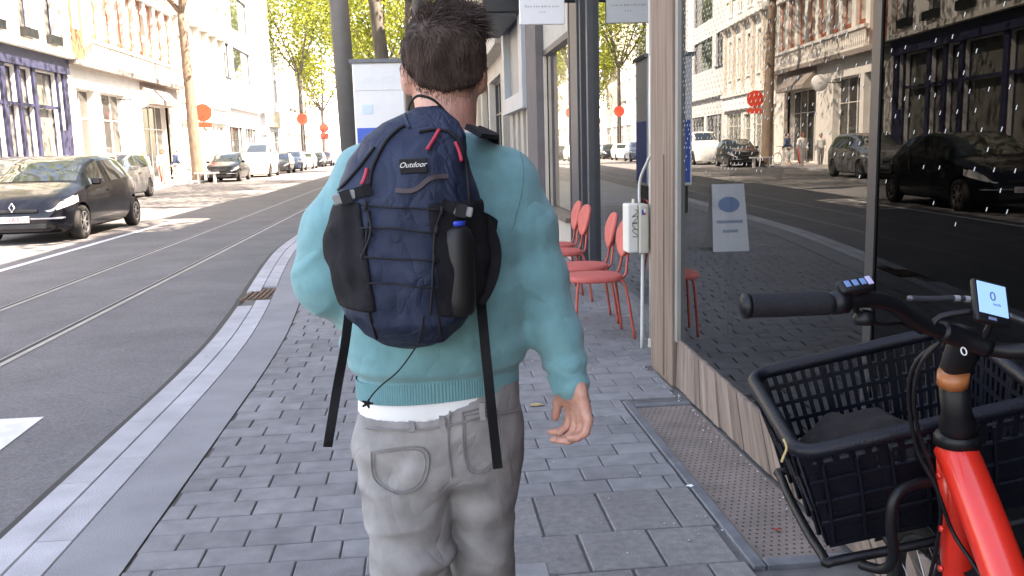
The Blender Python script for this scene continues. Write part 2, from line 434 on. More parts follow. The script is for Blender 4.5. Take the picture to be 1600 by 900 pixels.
for q, lyy in enumerate((0.30, 0.30, 0.30, 0.379)):
    x = 0.25 if q % 2 else 0.13
    start = 0.25
    x = start-(0.12 if q % 2 else 0)
    while x < 1.04:
        cells.append((max(x, start), min(x+0.26, 1.045), yy, yy+lyy, 1)); x += 0.26
    yy += lyy
cells = [c for c in cells if c[1]-c[0] > 0.03]
cells.sort(key=lambda c: (c[2], c[0]))
rest = MB()
for n, (x0, x1, y0, y1, kind) in enumerate(cells):
    cx, cy = (x0+x1)/2, (y0+y1)/2; dz = random.uniform(-0.0025, 0.0015)
    if n < 300:
        lx = round(x1-x0-GAP, 2)
        o = link(bpy.data.objects.new('paver' if not kind else 'paving_tile', pmesh(lx, y1-y0-GAP, tile_m if kind else paver_m, kind)))
        o.parent = pave; o.location = (cx, cy, dz); o.rotation_euler = (random.uniform(-.008, .008), random.uniform(-.008, .008), random.uniform(-.006, .006))
    else:
        h = GAP/2; c = 0.004; a, b_, c_, d = x0+h, x1-h, y0+h, y1-h
        rest.add([(a, c_, -.02), (b_, c_, -.02), (b_, d, -.02), (a, d, -.02), (a, c_, dz-c), (b_, c_, dz-c), (b_, d, dz-c), (a, d, dz-c), (a+c, c_+c, dz), (b_-c, c_+c, dz), (b_-c, d-c, dz), (a+c, d-c, dz)],
                 [(0, 1, 5, 4), (1, 2, 6, 5), (2, 3, 7, 6), (3, 0, 4, 7), (4, 5, 9, 8), (5, 6, 10, 9), (6, 7, 11, 10), (7, 4, 8, 11), (8, 9, 10, 11)])
o = rest.build('distant_pavers', paver_m, pave); tag(o, kind='stuff')
obj('pavement_surface', [(-1.7, 20.7, -0.004), (1.8, 20.7, -0.004), (1.8, 120, -0.004), (-1.7, 120, -0.004)], [(0, 1, 2, 3)], band_m, pave)

# rails, markings
for x in (-3.12, -4.22):
    for k_, (a, b_) in enumerate(((-0.10, -0.045), (-0.045, 0.0), (0.0, 0.05))):
        w = [x+a, x+b_]
        zz = RZ+(0.004 if k_ != 1 else 0.002)
        mm = (rail_m if k_ == 2 else groove_m if k_ == 1 else rail_m)
        if k_ == 0: w = [x-0.06, x-0.045]
        obj('rail' if k_ != 1 else 'rail_groove', [(w[0], -8, zz), (w[1], -8, zz), (w[1], 250, zz), (w[0], 250, zz)], [(0, 1, 2, 3)], mm, road)
obj('lane_line', [(-5.83, -8, RZ+.004), (-5.70, -8, RZ+.004), (-5.60, 21.2, RZ+.004), (-5.72, 21.2, RZ+.004)], [(0, 1, 2, 3)], line_m, road)
obj('crossing_stripe', [(-3.0, 4.52, RZ+.004), (-2.20, 4.52, RZ+.004), (-2.22, 5.2, RZ+.004), (-3.0, 5.2, RZ+.004)], [(0, 1, 2, 3)], line_m, road)
# far pavement with kerb
fp = MB().box(-16, -12.0, -8, 260, -0.1, 0.03).build('far_pavement', far_pave_m); tag(fp, kind='structure')
for i in range(60):
    MB().box(-12.0, -11.85, 14+i*1.6, 14+i*1.6+1.59, -0.1, 0.034).build('kerb_stone', kerb_m, fp)

# iron gully set into the kerb
gl = empty('street_drain', (-1.7, 9.32, 0), 'rusty iron street drain let into the pale kerb stones', 'drain')
xk = kx_s(9.3)
MB().box(xk+0.005, xk+0.285, 8.98, 9.66, -0.06, -0.012).build('drain_box', rust_m, gl)
b = MB()
for i in range(5): b.box(xk+0.03+i*0.052, xk+0.055+i*0.052, 9.0, 9.64, -0.012, -0.002)
b.build('bars', rust_m, gl)

# ================================================================== metal foot plate in front of the shop sill
plate_m = mat('foot_plate', (0.195, 0.155, 0.135), 0.75, 0.2, 6, 0.3, 90, rnd=0)
steel_frame_m = mat('dull_steel_edge', (0.17, 0.18, 0.20), 0.55, 0.2, 9, 0.2, 80, metal=0.4)
pl = empty('foot_plate', (1.22, 3.7, 0), 'brown dimpled foot plate in a steel frame along the shop sill', 'floor plate')
MB().box(1.10, 1.405, 2.80, 4.63, -0.02, -0.003).build('plate', plate_m, pl)
for (x0, x1, y0, y1) in ((1.05, 1.095, 2.74, 4.75), (1.10, 1.405, 2.74, 2.795), (1.10, 1.405, 4.635, 4.69)):
    MB().bbox(x0, x1, y0, y1, -0.02, 0.006, 0.004).build('frame', steel_frame_m, pl)
b = MB(); i = 0
for yy_ in np.arange(2.83, 4.61, 0.034):
    for xx in np.arange(1.118+(0.014 if i % 2 else 0), 1.395, 0.028):
        r0 = 0.0052; b.add([(xx+r0*math.cos(a), yy_+r0*1.3*math.sin(a), -0.0022) for a in np.arange(0, 6.28, 1.0472)], [(0, 1, 2, 3, 4, 5)])
    i += 1
o = b.build('dimples', mat('dimple_dark', (0.05, 0.042, 0.04), 0.9, 0.2), pl); tag(o, kind='stuff')

# ================================================================== near shop (right)
stone_m = mat('travertine', (0.245, 0.185, 0.155), 0.85, 0.3, 14, 0.3, 90, rnd=0.26, stretch=(1, 1, 0.15))
wood_m = mat('old_wood', (0.205, 0.145, 0.112), 0.75, 0.35, 10, 0.35, 60, stretch=(3, 3, 0.12), rnd=0.1)
black_m = mat('black_frame', (0.016, 0.017, 0.019), 0.4, 0.15, 6)
alu_m = mat('aluminium', (0.30, 0.29, 0.27), 0.5, 0.08, 4, metal=0.3)
dark_in = mat('dark_interior', (0.035, 0.035, 0.035), 0.9, 0.2, 2)
shop_glass = glass('shop_glass', (0.25, 0.28, 0.28), 1.5, 1.0)
green_glass = glass('door_glass', (0.48, 0.58, 0.54), 1.55, 1.5)
render_m = mat('shop_render', (0.36, 0.335, 0.31), 0.85, 0.1, 2, 0.2, 40)
def gx(y): return 1.447+(y-5.0)*0.046            # the big panes stand slightly askew to the street
shop = empty('corner_shop', (1.6, 3, 0), 'shop with large dark reflecting panes above a stone sill, wooden pillar', 'building')
y = -1.5; i = 0
while y < 4.98:
    wd = random.choice((0.06, 0.075, 0.09, 0.11)); y1 = min(y+wd, 5.0)
    if y > 2.2:
        p0 = 1.425+random.uniform(-.005, .005); 
        V = [(p0, y+.001, 0), (p0, y1-.001, 0), (gx(y1)-.012+(p0-1.425), y1-.001, .285), (gx(y)-.012+(p0-1.425), y+.001, .285)]
        MB().prism(V, (0.05, 0, 0)).build('stone_slab', stone_m, shop)
    y = y1
MB().box(1.46, 1.75, -6, 5.0, -0.05, 0.28).build('sill_core', sand_m, shop)
MB().prism([(1.425, -6, 0), (1.425, 2.2, 0), (gx(2.2)-.012, 2.2, .285), (gx(-6)-.012, -6, .285)], (.05, 0, 0)).build('sill_stone', stone_m, shop)
for y0, y1 in ((2.60, 4.975), (-2.0, 2.545), (-6.0, -2.1)):
    p = obj('shop_window', [(gx(y0), y0, .29), (gx(y1), y1, .29), (gx(y1), y1, 3.3), (gx(y0), y0, 3.3)], [(3, 2, 1, 0)], shop_glass if y0 > 0 else glass('dark_shop_glass', (0.10, 0.11, 0.12), 1.45, 0.36), shop)
# white dots of the window film, each a small slanted dash on the inner face of the glass
film_m = mat('film_dot', (0.55, 0.56, 0.57), 0.6, 0.05)
b = MB()
for y0, y1, z0, z1, sy, st, hw_, sz, pr in ((3.55, 4.93, 1.27, 2.3, .058, .024, .007, .0052, .97), (2.64, 3.55, 1.30, 2.3, .07, .034, .006, .005, .5), (1.6, 2.52, 1.20, 1.75, .080, .046, .0036, .005, .6), (0.2, 1.6, 1.1, 1.75, .080, .05, .0034, .005, .6)):
    k = 0
    for zz in np.arange(z0, z1, st):
        k += 1
        for yv in np.arange(y0+(k*.37 % 1)*sy, y1, sy):
            fade = min(1, (zz-z0)/.35+.25)
            if random.random() > pr*fade: continue
            xg = gx(yv)-.0015
            b.add([(xg, yv+hw_*.1, zz-sz), (xg, yv+hw_, zz-sz), (xg, yv-hw_*.1, zz+sz), (xg, yv-hw_, zz+sz)], [(0, 1, 2, 3)])
o = b.build('window_film_dots', film_m, shop); tag(o, kind='stuff')
def mull(y0, y1, mm, z0=.285, z1=3.35, name='mullion', dx=.006):
    MB().prism([(gx(y0)-dx, y0, z0), (gx(y1)-dx, y1, z0), (gx(y1)+.06, y1, z0), (gx(y0)+.06, y0, z0)], (0, 0, z1-z0)).build(name, mm, shop)
mull(2.545, 2.60, black_m); mull(-2.1, -2.0, black_m)
MB().box(1.425, 1.47, 4.975, 5.03, .27, 3.35).build('window_edge_strip', alu_m, shop)
for (x0, x1, y0, y1) in ((1.41, 1.75, 5.035, 5.30), (1.418, 1.75, 5.306, 5.56)):
    MB().bbox(x0, x1, y0, y1, -.02, 3.5, .006).build('pillar_board', wood_m, shop)
MB().box(1.402, 1.41, 5.2, 5.22, 0.02, 1.35).build('pillar_batten', wood_m, shop)
MB().box(1.30, 1.95, -6, 5.6, 3.36, 3.95).build('fascia', black_m, shop)
MB().box(1.50, 8, -6, 15.0, 3.96, 9.9).build('upper_wall', render_m, shop)
MB().box(1.75, 8, -6, 15.0, 3.5, 3.955).build('floor_slab', dark_in, shop)
# interior shell
MB().box(4.6, 4.8, -6, 15.0, -.05, 3.5).build('back_wall', dark_in, shop)
MB().box(1.76, 4.6, -6, 15.0, -.06, -.008).build('shop_floor', mat('shop_floor', (0.06, 0.06, 0.062), 0.5, 0.2, 3), shop)
MB().box(1.8, 4.6, 5.1, 5.25, 0, 3.5).build('partition', dark_in, shop)
MB().box(1.5, 8, -6.2, -6.0, -.1, 9.9).build('end_wall', render_m, shop)
# recessed glazing beyond the pillar
MB().box(1.735, 1.9, 5.6, 9.75, -.02, .10).build('plinth', steel_frame_m, shop)
xa, xb = 1.75, 1.865
obj('shop_window', [(xa, 5.62, .10), (xb, 9.75, .10), (xb, 9.75, 3.3), (xa, 5.62, 3.3)], [(3, 2, 1, 0)], green_glass, shop)
dk = mat('anthracite_frame', (0.045, 0.047, 0.055), 0.45, 0.12, 5)
for y0, y1, x0 in ((9.75, 9.84, 1.80), (10.12, 10.2, 1.79), (10.24, 10.72, 1.77), (10.97, 11.05, 1.80)):
    MB().bbox(x0, x0+.16, y0, y1, -.02, 3.4, .006).build('frame_post', dk, shop)
MB().box(1.86, 1.88, 9.90, 9.93, 0.02, 3.3).build('steel_strip', alu_m, shop)
MB().box(1.79, 1.80, 10.76, 10.82, 0.0, 3.4).build('steel_strip', alu_m, shop)
obj('door_pane', [(1.87, 9.84, .02), (1.87, 10.12, .02), (1.87, 10.12, 3.3), (1.87, 9.84, 3.3)], [(3, 2, 1, 0)], green_glass, shop)
obj('door_pane', [(1.87, 10.72, .02), (1.87, 10.97, .02), (1.87, 10.97, 3.3), (1.87, 10.72, 3.3)], [(3, 2, 1, 0)], green_glass, shop)
beige_m = mat('beige_stone', (0.46, 0.41, 0.36), 0.8, 0.1, 4, 0.2, 50)
mauve_m = mat('mauve_pillar', (0.12, 0.105, 0.11), 0.7, 0.12, 4)
MB().box(1.80, 2.0, 11.05, 13.5, -.02, .46).build('window_apron', beige_m, shop)
MB().box(1.74, 1.95, 11.05, 13.5, .46, .52).build('window_sill', mat('brown_sill', (0.16, 0.12, 0.10), 0.6, 0.15), shop)
obj('shop_window', [(1.885, 11.05, .52), (1.88, 13.5, .52), (1.88, 13.5, 2.72), (1.885, 11.05, 2.72)], [(3, 2, 1, 0)], glass('warm_glass', (0.95, 0.93, 0.88), 1.5, 1.6), shop)
MB().box(1.97, 2.0, 11.1, 13.4, .54, 2.7).build('display_screen', mat('display_screen', (0.74, 0.64, 0.52), 0.8, 0.08), shop)
MB().box(1.82, 1.95, 11.05, 13.5, 2.72, 2.80).build('transom', dk, shop)
MB().box(1.84, 1.95, 11.05, 13.5, 2.80, 3.5).build('transom_panel', mat('pale_transom', (0.40, 0.39, 0.36), 0.6, 0.1), shop)
MB().box(1.83, 1.87, 13.42, 13.5, .52, 2.72).build('window_frame', beige_m, shop)
MB().box(1.72, 2.4, 13.5, 14.75, -.02, 4.0).build('end_pillar', mauve_m, shop)
MB().box(1.74, 2.0, 5.58, 9.75, 3.3, 3.5).build('window_head', dk, shop)
MB().box(1.80, 2.0, 9.75, 11.05, 3.3, 3.5).build('door_head', dk, shop)

# upper windows of the near shop (seen only from other places)
wframe_m = mat('white_frame', (0.70, 0.69, 0.66), 0.5, 0.05)
far_glass = mat('far_window_glass', (0.03, 0.035, 0.04), 0.03, 0.2, 2, spec=1.0, coat=1.0)
for yv in (0.5, 3.5, 6.5, 9.5, 12.5):
    for z0 in (4.4, 6.9):
        w = MB().box(1.47, 1.51, yv-.6, yv+.6, z0, z0+1.9).build('window', wframe_m, shop)
        MB().box(1.462, 1.475, yv-.52, yv+.52, z0+.08, z0+1.82).build('pane', far_glass, w)

# ------------------------------------------------------------------ white hanging sign
sign_m = mat('sign_white', (0.80, 0.80, 0.80), 0.5, 0.02)
pa = atY(812, 39, 10.3); pb = atY(882, 37, 10.3)
bs = empty('hanging_sign', (1.7, 10.4, 2.7), 'white hanging shop sign with faint grey lettering, fixed to dark door post', 'sign')
MB().bbox(pa[0], pb[0], 10.27, 10.33, pa[2], pa[2]+.62, .008).build('panel', sign_m, bs)
MB().tube([(pb[0]-.01, 10.3, pa[2]+.45), (1.80, 10.3, pa[2]+.45)], .018).build('bracket', black_m, bs)
MB().tube([(pb[0]-.01, 10.3, pa[2]+.25), (1.80, 10.3, pa[2]+.25)], .018).build('bracket', black_m, bs)
faint = mat('faint_print', (0.48, 0.48, 0.50), 0.6, 0.05)
b = MB(); x = pa[0]+.06
while x < pb[0]-.07:
    l = random.uniform(.012, .028); b.box(x, x+l, 10.266, 10.269, pa[2]+.185, pa[2]+.185+random.uniform(.008, .022)); x += l+random.uniform(.008, .02)
for dx in (-.03, .0, .025): b.box((pa[0]+pb[0])/2+dx, (pa[0]+pb[0])/2+dx+.01, 10.266, 10.269, pa[2]+.12, pa[2]+.14)
tag(b.build('lettering', faint, bs), kind='stuff')

# ------------------------------------------------------------------ meter box, conduit and pipe
cream = mat('cream_plastic', (0.56, 0.52, 0.43), 0.5, 0.08, 8)
mb_ = empty('meter_box', (1.42, 5.95, .72), 'cream meter box with black graffiti and a small sticker beside wooden pillar', 'meter box')
q0 = atY(981, 396, 5.94); q1 = atY(1014, 318, 5.94)
bx0, bx1, bz0, bz1 = q0[0], q1[0], q0[2], q1[2]
xm = bx0+.075
MB().bbox(bx0, xm, 5.94, 6.10, bz0, bz1, .012).build('case', mat('cream_light', (0.66, 0.64, 0.58), 0.5, 0.06), mb_)
MB().bbox(xm+.002, bx1, 5.93, 6.12, bz0-.005, bz1-.005, .012).build('case', cream, mb_)
MB().box(xm+.02, xm+.033, 5.927, 5.9295, bz1-.075, bz1-.04).build('sticker', mat('sticker_blue', (0.05, 0.08, 0.35), 0.5, 0.05), mb_)
MB().box(xm+.034, xm+.046, 5.927, 5.9295, bz1-.075, bz1-.06).build('sticker', mat('sticker_red', (0.6, 0.03, 0.04), 0.5, 0.05), mb_)
MB().box(xm+.034, xm+.046, 5.927, 5.9295, bz1-.058, bz1-.035).build('sticker', sign_m, mb_)
P = [(xm-.025+.018*math.sin(t*2.1+.6*math.sin(t)), 5.937, bz1-.05-.17*t/14+.012*math.cos(t*1.7)) for t in np.arange(0, 14, .25)]
MB().tube(P, .0022, 5).build('graffiti', black_m, mb_)
MB().tube([(bx0+.06, 6.02, bz1-.01), (bx0+.06, 6.02, bz1+.03)], .012).build('gland', cream, mb_)
cd = empty('electric_conduit', (1.46, 6.0, 0), 'thin white conduit running up from pavement past meter box', 'conduit')
white_pvc = mat('white_pvc', (0.62, 0.62, 0.60), 0.45, 0.06)
xc = gnd(1000, 541)[0]
MB().tube(smooth_path([(xc, 6.03, 0), (xc+.005, 6.03, .4), (xc+.01, 6.03, bz0+.01)], 3), .013, 10).build('lower_run', white_pvc, cd, True)
t0 = atY(999, 318, 6.02); t1 = atY(1000, 282, 6.0); t2 = atY(1012, 252, 5.8); t3 = atY(1021, 232, 5.62)
MB().tube(smooth_path([t0, t1, t2, t3, (1.425, 5.58, t3[2]+.1), (1.428, 5.575, 1.95)], 6), .010, 10).build('upper_run', white_pvc, cd, True)
dp = empty('downpipe', (1.56, 6.05, 0), 'thicker beige pipe behind the meter box beside pillar', 'pipe')
MB().tube([(xc+.085, 6.06, 0), (xc+.085, 6.06, bz0+.05), (xc+.085, 6.06, 2.9)], .026, 12).build('pipe', mat('beige_pipe', (0.45, 0.42, 0.37), 0.5, 0.1), dp, True)
MB().lathe([(.034, 0), (.034, .05), (.028, .06)], (xc+.085, 6.06, .0)).build('collar', cream, dp)

# ================================================================== farther buildings on the right
gp = mat('grey_panel', (0.42, 0.44, 0.46), 0.5, 0.06, 3)
gb = empty('grey_panel_building', (1.8, 16.5, 0), 'building with pale grey projecting panel box over beige pilasters', 'building')
MB().box(1.9, 8, 14.75, 18.6, -.05, 9.0).build('wall', mat('greige_wall', (0.34, 0.32, 0.30), 0.8, 0.1, 3), gb)
z0, z1 = 2.05, 3.9
fr = MB(); 
for (a, c, d, e) in ((14.85, 18.45, z0, z0+.28), (14.85, 18.45, z1-.2, z1), (14.85, 15.35, z0+.28, z1-.2), (18.0, 18.45, z0+.28, z1-.2)): fr.box(1.66, 1.9, a, c, d, e)
fr.build('panel_frame', gp, gb)
MB().box(1.78, 1.9, 15.35, 18.0, z0+.28, z1-.2).build('inset_panel', mat('inset_grey', (0.24, 0.25, 0.26), 0.5, 0.06), gb)
for yv in (15.0, 15.9, 16.8, 17.7): MB().box(1.78, 1.9, yv, yv+.45, 0, z0).build('pilaster', beige_m, gb)
for yv in (15.5, 16.4, 17.3): MB().box(1.84, 1.9, yv, yv+.35, .3, z0-.05).build('window', far_glass, gb)
cn = empty('black_canopy', (1.5, 16, 3.5), 'black flat canopy jutting out above the grey panel building', 'canopy')
MB().bbox(1.06, 1.66, 15.0, 18.2, 3.58, 3.95, .02).build('canopy_box', black_m, cn)
MB().box(1.10, 1.62, 15.05, 18.15, 3.545, 3.578).build('underside', dk, cn)

def facade(name, label, X, Y0, Y1, H, side, wall, openings, depth=6.0, rec=0.22, fr_mat=None, pane_mat=None, sill=True, trims=(), cat='building', reveal=None):
    """street front in the plane x = X whose outside looks towards side*x; openings: (y0, y1, z0, z1, kind)"""
    e = empty(name, (X, (Y0+Y1)/2, 0), label, cat)
    ycut = sorted(set([Y0, Y1]+[o[0] for o in openings]+[o[1] for o in openings]))
    zcut = sorted(set([-.05, H]+[o[2] for o in openings]+[o[3] for o in openings]))
    b = MB(); xb = X-side*depth
    for i in range(len(ycut)-1):
        for j in range(len(zcut)-1):
            ym, zm = (ycut[i]+ycut[i+1])/2, (zcut[j]+zcut[j+1])/2
            if any(o[0] < ym < o[1] and o[2] < zm < o[3] for o in openings): continue
            b.add([(X, ycut[i], zcut[j]), (X, ycut[i+1], zcut[j]), (X, ycut[i+1], zcut[j+1]), (X, ycut[i], zcut[j+1])], [(0, 1, 2, 3)])
    xr = X-side*rec
    RV = []
    for y0, y1, z0, z1, k in openings:
        RV.append(MB()); RV[-1].add([(X, y0, z0), (X, y1, z0), (X, y1, z1), (X, y0, z1), (xr, y0, z0), (xr, y1, z0), (xr, y1, z1), (xr, y0, z1)],
              [(0, 1, 5, 4), (1, 2, 6, 5), (2, 3, 7, 6), (3, 0, 4, 7)])
    b.add([(X, Y0, -.05), (X, Y0, H), (xb, Y0, H), (xb, Y0, -.05)], [(0, 1, 2, 3)]).add([(X, Y1, -.05), (X, Y1, H), (xb, Y1, H), (xb, Y1, -.05)], [(0, 1, 2, 3)])
    b.add([(X, Y0, H), (X, Y1, H), (xb, Y1, H), (xb, Y0, H)], [(0, 1, 2, 3)]).add([(xb, Y0, -.05), (xb, Y1, -.05), (xb, Y1, H), (xb, Y0, H)], [(0, 1, 2, 3)])
    b.build('wall', wall, e)
    for y0, y1, z0, z1, k in openings:
        f = MB(); t = 0.07; xa_, xb_ = sorted((xr, xr+side*.06))
        if k == 'door': t = .1
        nv = {'w': 2, 'shop': max(1, int(round((y1-y0)/1.3))), 'door': 1, 's': 1}.get(k, 2)
        f.box(xa_, xb_, y0, y1, z0, z0+t).box(xa_, xb_, y0, y1, z1-t, z1)
        for q in range(nv+1):
            yc = y0+(y1-y0-t)*q/nv; f.box(xa_, xb_, yc, yc+t, z0+t, z1-t)
        if k in ('w', 'shop'):
            zt = z0+(z1-z0)*.68; f.box(xa_+side*.001, xb_+side*.001, y0+t, y1-t, zt, zt+.05)
        w = f.build('window' if k != 'door' else 'door', fr_mat or wframe_m, e)
        xp = xr+side*.02; RV.pop(0).build('reveal', reveal or wall, w)
        obj('pane', [(xp, y0+.02, z0+.02), (xp, y1-.02, z0+.02), (xp, y1-.02, z1-.02), (xp, y0+.02, z1-.02)], [(0, 1, 2, 3)], pane_mat or far_glass, w)
        if sill and k == 'w':
            xs = sorted((X-side*.05, X+side*.10)); MB().box(xs[0], xs[1], y0-.08, y1+.08, z0-.1, z0).build('sill', fr_mat or wframe_m, w)
    for nm, dx0, dx1, y0, y1, z0, z1, mm in trims:
        xs = sorted((X+side*dx0, X+side*dx1)); MB().box(xs[0], xs[1], y0, y1, z0, z1).build(nm, mm, e)
    return e
cream_stone = mat('cream_stone', (0.56, 0.51, 0.45), 0.85, 0.1, 2, 0.25, 30)
op = [(19.0, 20.6, .1, 3.0, 'door'), (21.0, 24.5, .4, 3.1, 'shop'), (25, 27.5, .4, 3.1, 'shop')]
for z0_ in (4.2, 6.8):
    for yv in (19.6, 22.2, 24.8, 27.2): op.append((yv-.5, yv+.5, z0_, z0_+1.9, 'w'))
facade('stone_shop_house', 'cream stone shop house with dark shop window beyond the black canopy', 1.85, 18.6, 28.2, 10.0, -1, cream_stone, op, fr_mat=dk,
       trims=[('cornice', 0, .3, 18.6, 28.2, 3.5, 3.8, cream_stone), ('cornice', 0, .4, 18.6, 28.2, 9.6, 10.05, cream_stone)])
op = [(29, 33, .4, 3.2, 'shop'), (34, 38, .4, 3.2, 'shop'), (39, 43, .4, 3.2, 'shop')]
for z0_ in (4.4, 6.9):
    for yv in np.arange(29.5, 44, 2.4): op.append((yv-.5, yv+.5, z0_, z0_+2.0, 'w'))
facade('long_stone_building', 'distant cream building at the far end of the right pavement', 1.75, 28.2, 46, 9.3, -1, mat('warm_stone', (0.52, 0.46, 0.40), 0.85, 0.1, 2), op,
       trims=[('cornice', 0, .35, 28.2, 46, 3.7, 4.0, cream_stone), ('cornice', 0, .45, 28.2, 46, 8.95, 9.35, cream_stone)])
facade('plain_end_building', 'pale plain building farthest along the right side', 1.9, 46, 110, 10.2, -1, cream_stone, [(yv, yv+1.2, z0_, z0_+2, 's') for yv in np.arange(48, 108, 4) for z0_ in (1, 4.6, 7.8)])
rs = empty('red_shop_sign', (1.5, 22, 4.2), 'small red sign projecting from cream shop house right of the head', 'sign')
pr = atY(765, 46, 22)
MB().bbox(pr[0]-.12, pr[0]+.12, 21.97, 22.03, pr[2]-.12, pr[2]+.12, .01).build('panel', mat('sign_red', (0.70, 0.02, 0.06), 0.4, 0.05), rs)
MB().tube([(pr[0]+.1, 22, pr[2]), (1.86, 22, pr[2])], .02).build('bracket', black_m, rs)
# ================================================================== left street front
FX, FS = -15.0, 1.103
def fy(v): return v*FS
def fz(v): return 1.42+(v-1.42)*FS
white_stone = mat('white_stone', (0.66, 0.645, 0.61), 0.85, 0.07, 2, 0.2, 30)
white_paint = mat('white_painted_wall', (0.74, 0.735, 0.72), 0.8, 0.06, 1.5, 0.2, 30)
navy_m = mat('navy_shopfront', (0.035, 0.038, 0.085), 0.45, 0.12, 3)
brick_m = mat('red_brick', (0.33, 0.105, 0.06), 0.85, 0.25, 14, 0.2, 40)
grey_wall = mat('pale_grey_wall', (0.50, 0.50, 0.51), 0.8, 0.08, 2)
taupe_m = mat('taupe_fascia', (0.26, 0.225, 0.205), 0.7, 0.08, 2)
shop_pane = mat('far_shop_pane', (0.16, 0.165, 0.15), 0.06, 0.25, 1.2, spec=0.8)
dark_pane = mat('dark_shop_pane', (0.05, 0.05, 0.05), 0.06, 0.2, 1.2, spec=0.8)

# 1: navy shop
y_end = fy(36.9); cz = fz(5.3)
op = [(y_end-1.0, y_end-.45, 2.6, fz(4.55), 's')]
for a, b_ in ((22.3, 25.2), (25.5, 28.6), (28.8, 31.4), (31.6, 32.6), (32.75, 33.85), (34.0, 36.0)): op.append((fy(a), fy(b_)-.1, .45, fz(4.55), 's'))
for yv in (24, 26.5, 29, 31.3, 33.8, 36.0):
    op.append((fy(yv)-.55, fy(yv)+.45, fz(5.75), fz(8.3), 's')); op.append((fy(yv)-.55, fy(yv)+.45, fz(9.5), fz(12), 's'))
nb = facade('navy_shop_building', 'white painted house over a navy blue shopfront, leftmost building', FX, 20, y_end, 15.5, 1, white_paint, op, fr_mat=navy_m, pane_mat=shop_pane, reveal=white_paint)
for i, (a, b_) in enumerate(((20, 22.3), (25.2, 25.5), (28.6, 28.8), (36.0, 36.9), (31.4, 31.6), (32.6, 32.75), (33.85, 34.0))):
    y0, y1 = (fy(a) if i else 20.0)-.1, fy(b_)
    if i == 3:
        MB().box(FX, FX+.1, y0, y_end-1.0, 0, fz(4.6)).build('pilaster', navy_m, nb); MB().box(FX, FX+.1, y_end-.45, y_end-.02, 0, fz(4.6)).build('pilaster', navy_m, nb)
        MB().box(FX, FX+.1, y_end-1.0, y_end-.45, 0, 2.6).build('pilaster', navy_m, nb)
    else: MB().box(FX, FX+.1, y0, y1, 0, fz(4.6)).build('pilaster', navy_m, nb)
MB().box(FX, FX+.22, 20, y_end-.02, fz(4.6), cz-.12).build('fascia', navy_m, nb)
MB().box(FX, FX+.5, 20, y_end, cz-.12, cz+.08).build('cornice', white_stone, nb)
MB().box(FX-.1, FX+.06, 20, y_end-1.2, fz(3.25), fz(3.36)).build('transom_bar', navy_m, nb); MB().box(FX, FX+.08, 20, y_end-1.2, 0, .45).build('apron', navy_m, nb)
for yv in (31.3, 33.8, 36.0, 29):
    MB().bbox(FX+.02, FX+.28, fy(yv)-.6, fy(yv)+.5, fz(5.62), fz(5.95), .02).build('flower_box', black_m, nb)

# 2: brick house with white stone columns
y0b, y1b = y_end, fy(52.6); bz = fz(5.15)
op = []; cols = []
for k, yv in enumerate(np.linspace(y0b+1.9, y1b-1.2, 9)):
    op.append((yv-.42, yv+.42, fz(6.55), fz(8.7), 's')); op.append((yv-.42, yv+.42, fz(9.6), fz(11.8), 's')); cols.append(yv+.95)
op += [(y0b+.8, y0b+3.2, .4, fz(4.2), 'shop'), (y0b+3.7, y0b+7.3, .4, fz(4.2), 'shop'), (fy(45.9), fy(50.4), .05, fz(4.0), 'shop')]
bh = facade('red_brick_house', 'red brick house with white stone columns and balustrade above a white shop', FX, y0b, y1b, 15, 1, brick_m, op, fr_mat=wframe_m, pane_mat=dark_pane, rec=.3, reveal=white_stone)
for yv in [y0b+.35]+cols: 
    MB().box(FX, FX+.18, yv-.26, yv+.26, bz+.1, fz(8.95)).build('column', white_stone, bh)
    MB().box(FX, FX+.18, yv-.26, yv+.26, fz(9.3), fz(12.1)).build('column', white_stone, bh)
MB().box(FX, FX+.26, y0b, y1b, fz(8.95), fz(9.3)).build('string_course', white_stone, bh)
MB().box(FX, FX+.3, y0b, y1b, fz(12.1), fz(12.5)).build('string_course', white_stone, bh)
MB().box(FX, FX+.55, y0b+.02, y1b, bz-.14, bz+.1).build('balcony_slab', taupe_m, bh)
MB().box(FX+.1, FX+.52, y0b+2.4, y1b, bz+.1, bz+.22).build('balcony_base', white_stone, bh)
MB().box(FX+.3, FX+.52, y0b+2.4, y1b, bz+1.0, bz+1.16).build('balcony_rail', white_stone, bh)
b = MB()
for yv in np.arange(y0b+2.5, y1b-.05, .24): b.lathe([(.04, 0), (.075, .2), (.045, .5), (.06, .78)], (FX+.41, yv, bz+.22), n=6)
tag(b.build('balusters', white_stone, bh), kind='stuff')
for a, c, z0_, z1_, mm in ((y0b, y0b+.8, 0, bz-.14, white_stone), (y0b+3.2, y0b+3.7, 0, bz-.14, white_stone), (y0b+7.3, fy(45.9), 0, bz-.14, white_stone), (y0b+.8, y0b+3.2, fz(4.2), bz-.14, white_stone), (y0b+3.7, y0b+7.3, fz(4.2), bz-.14, white_stone), (fy(45.9), y1b, fz(4.0), bz-.14, taupe_m), (fy(50.4), y1b, 0, fz(4.0), white_stone)):
    MB().box(FX, FX+.12, a, c, z0_, z1_).build('shop_surround', mm, bh)
for a, c in ((y0b+.8, y0b+3.2), (y0b+3.7, y0b+7.3)): MB().box(FX, FX+.10, a, c, 0, .4).build('shop_surround', white_stone, bh)
MB().box(FX, FX+.16, fy(50.4), fy(51.0), 0, fz(4.0)).build('dark_door_jamb', taupe_m, bh)
aw = empty('taupe_awning', (FX+.3, fy(48.5), fz(4.0)), 'taupe awning over dark shop entrance under the balustrade', 'awning')
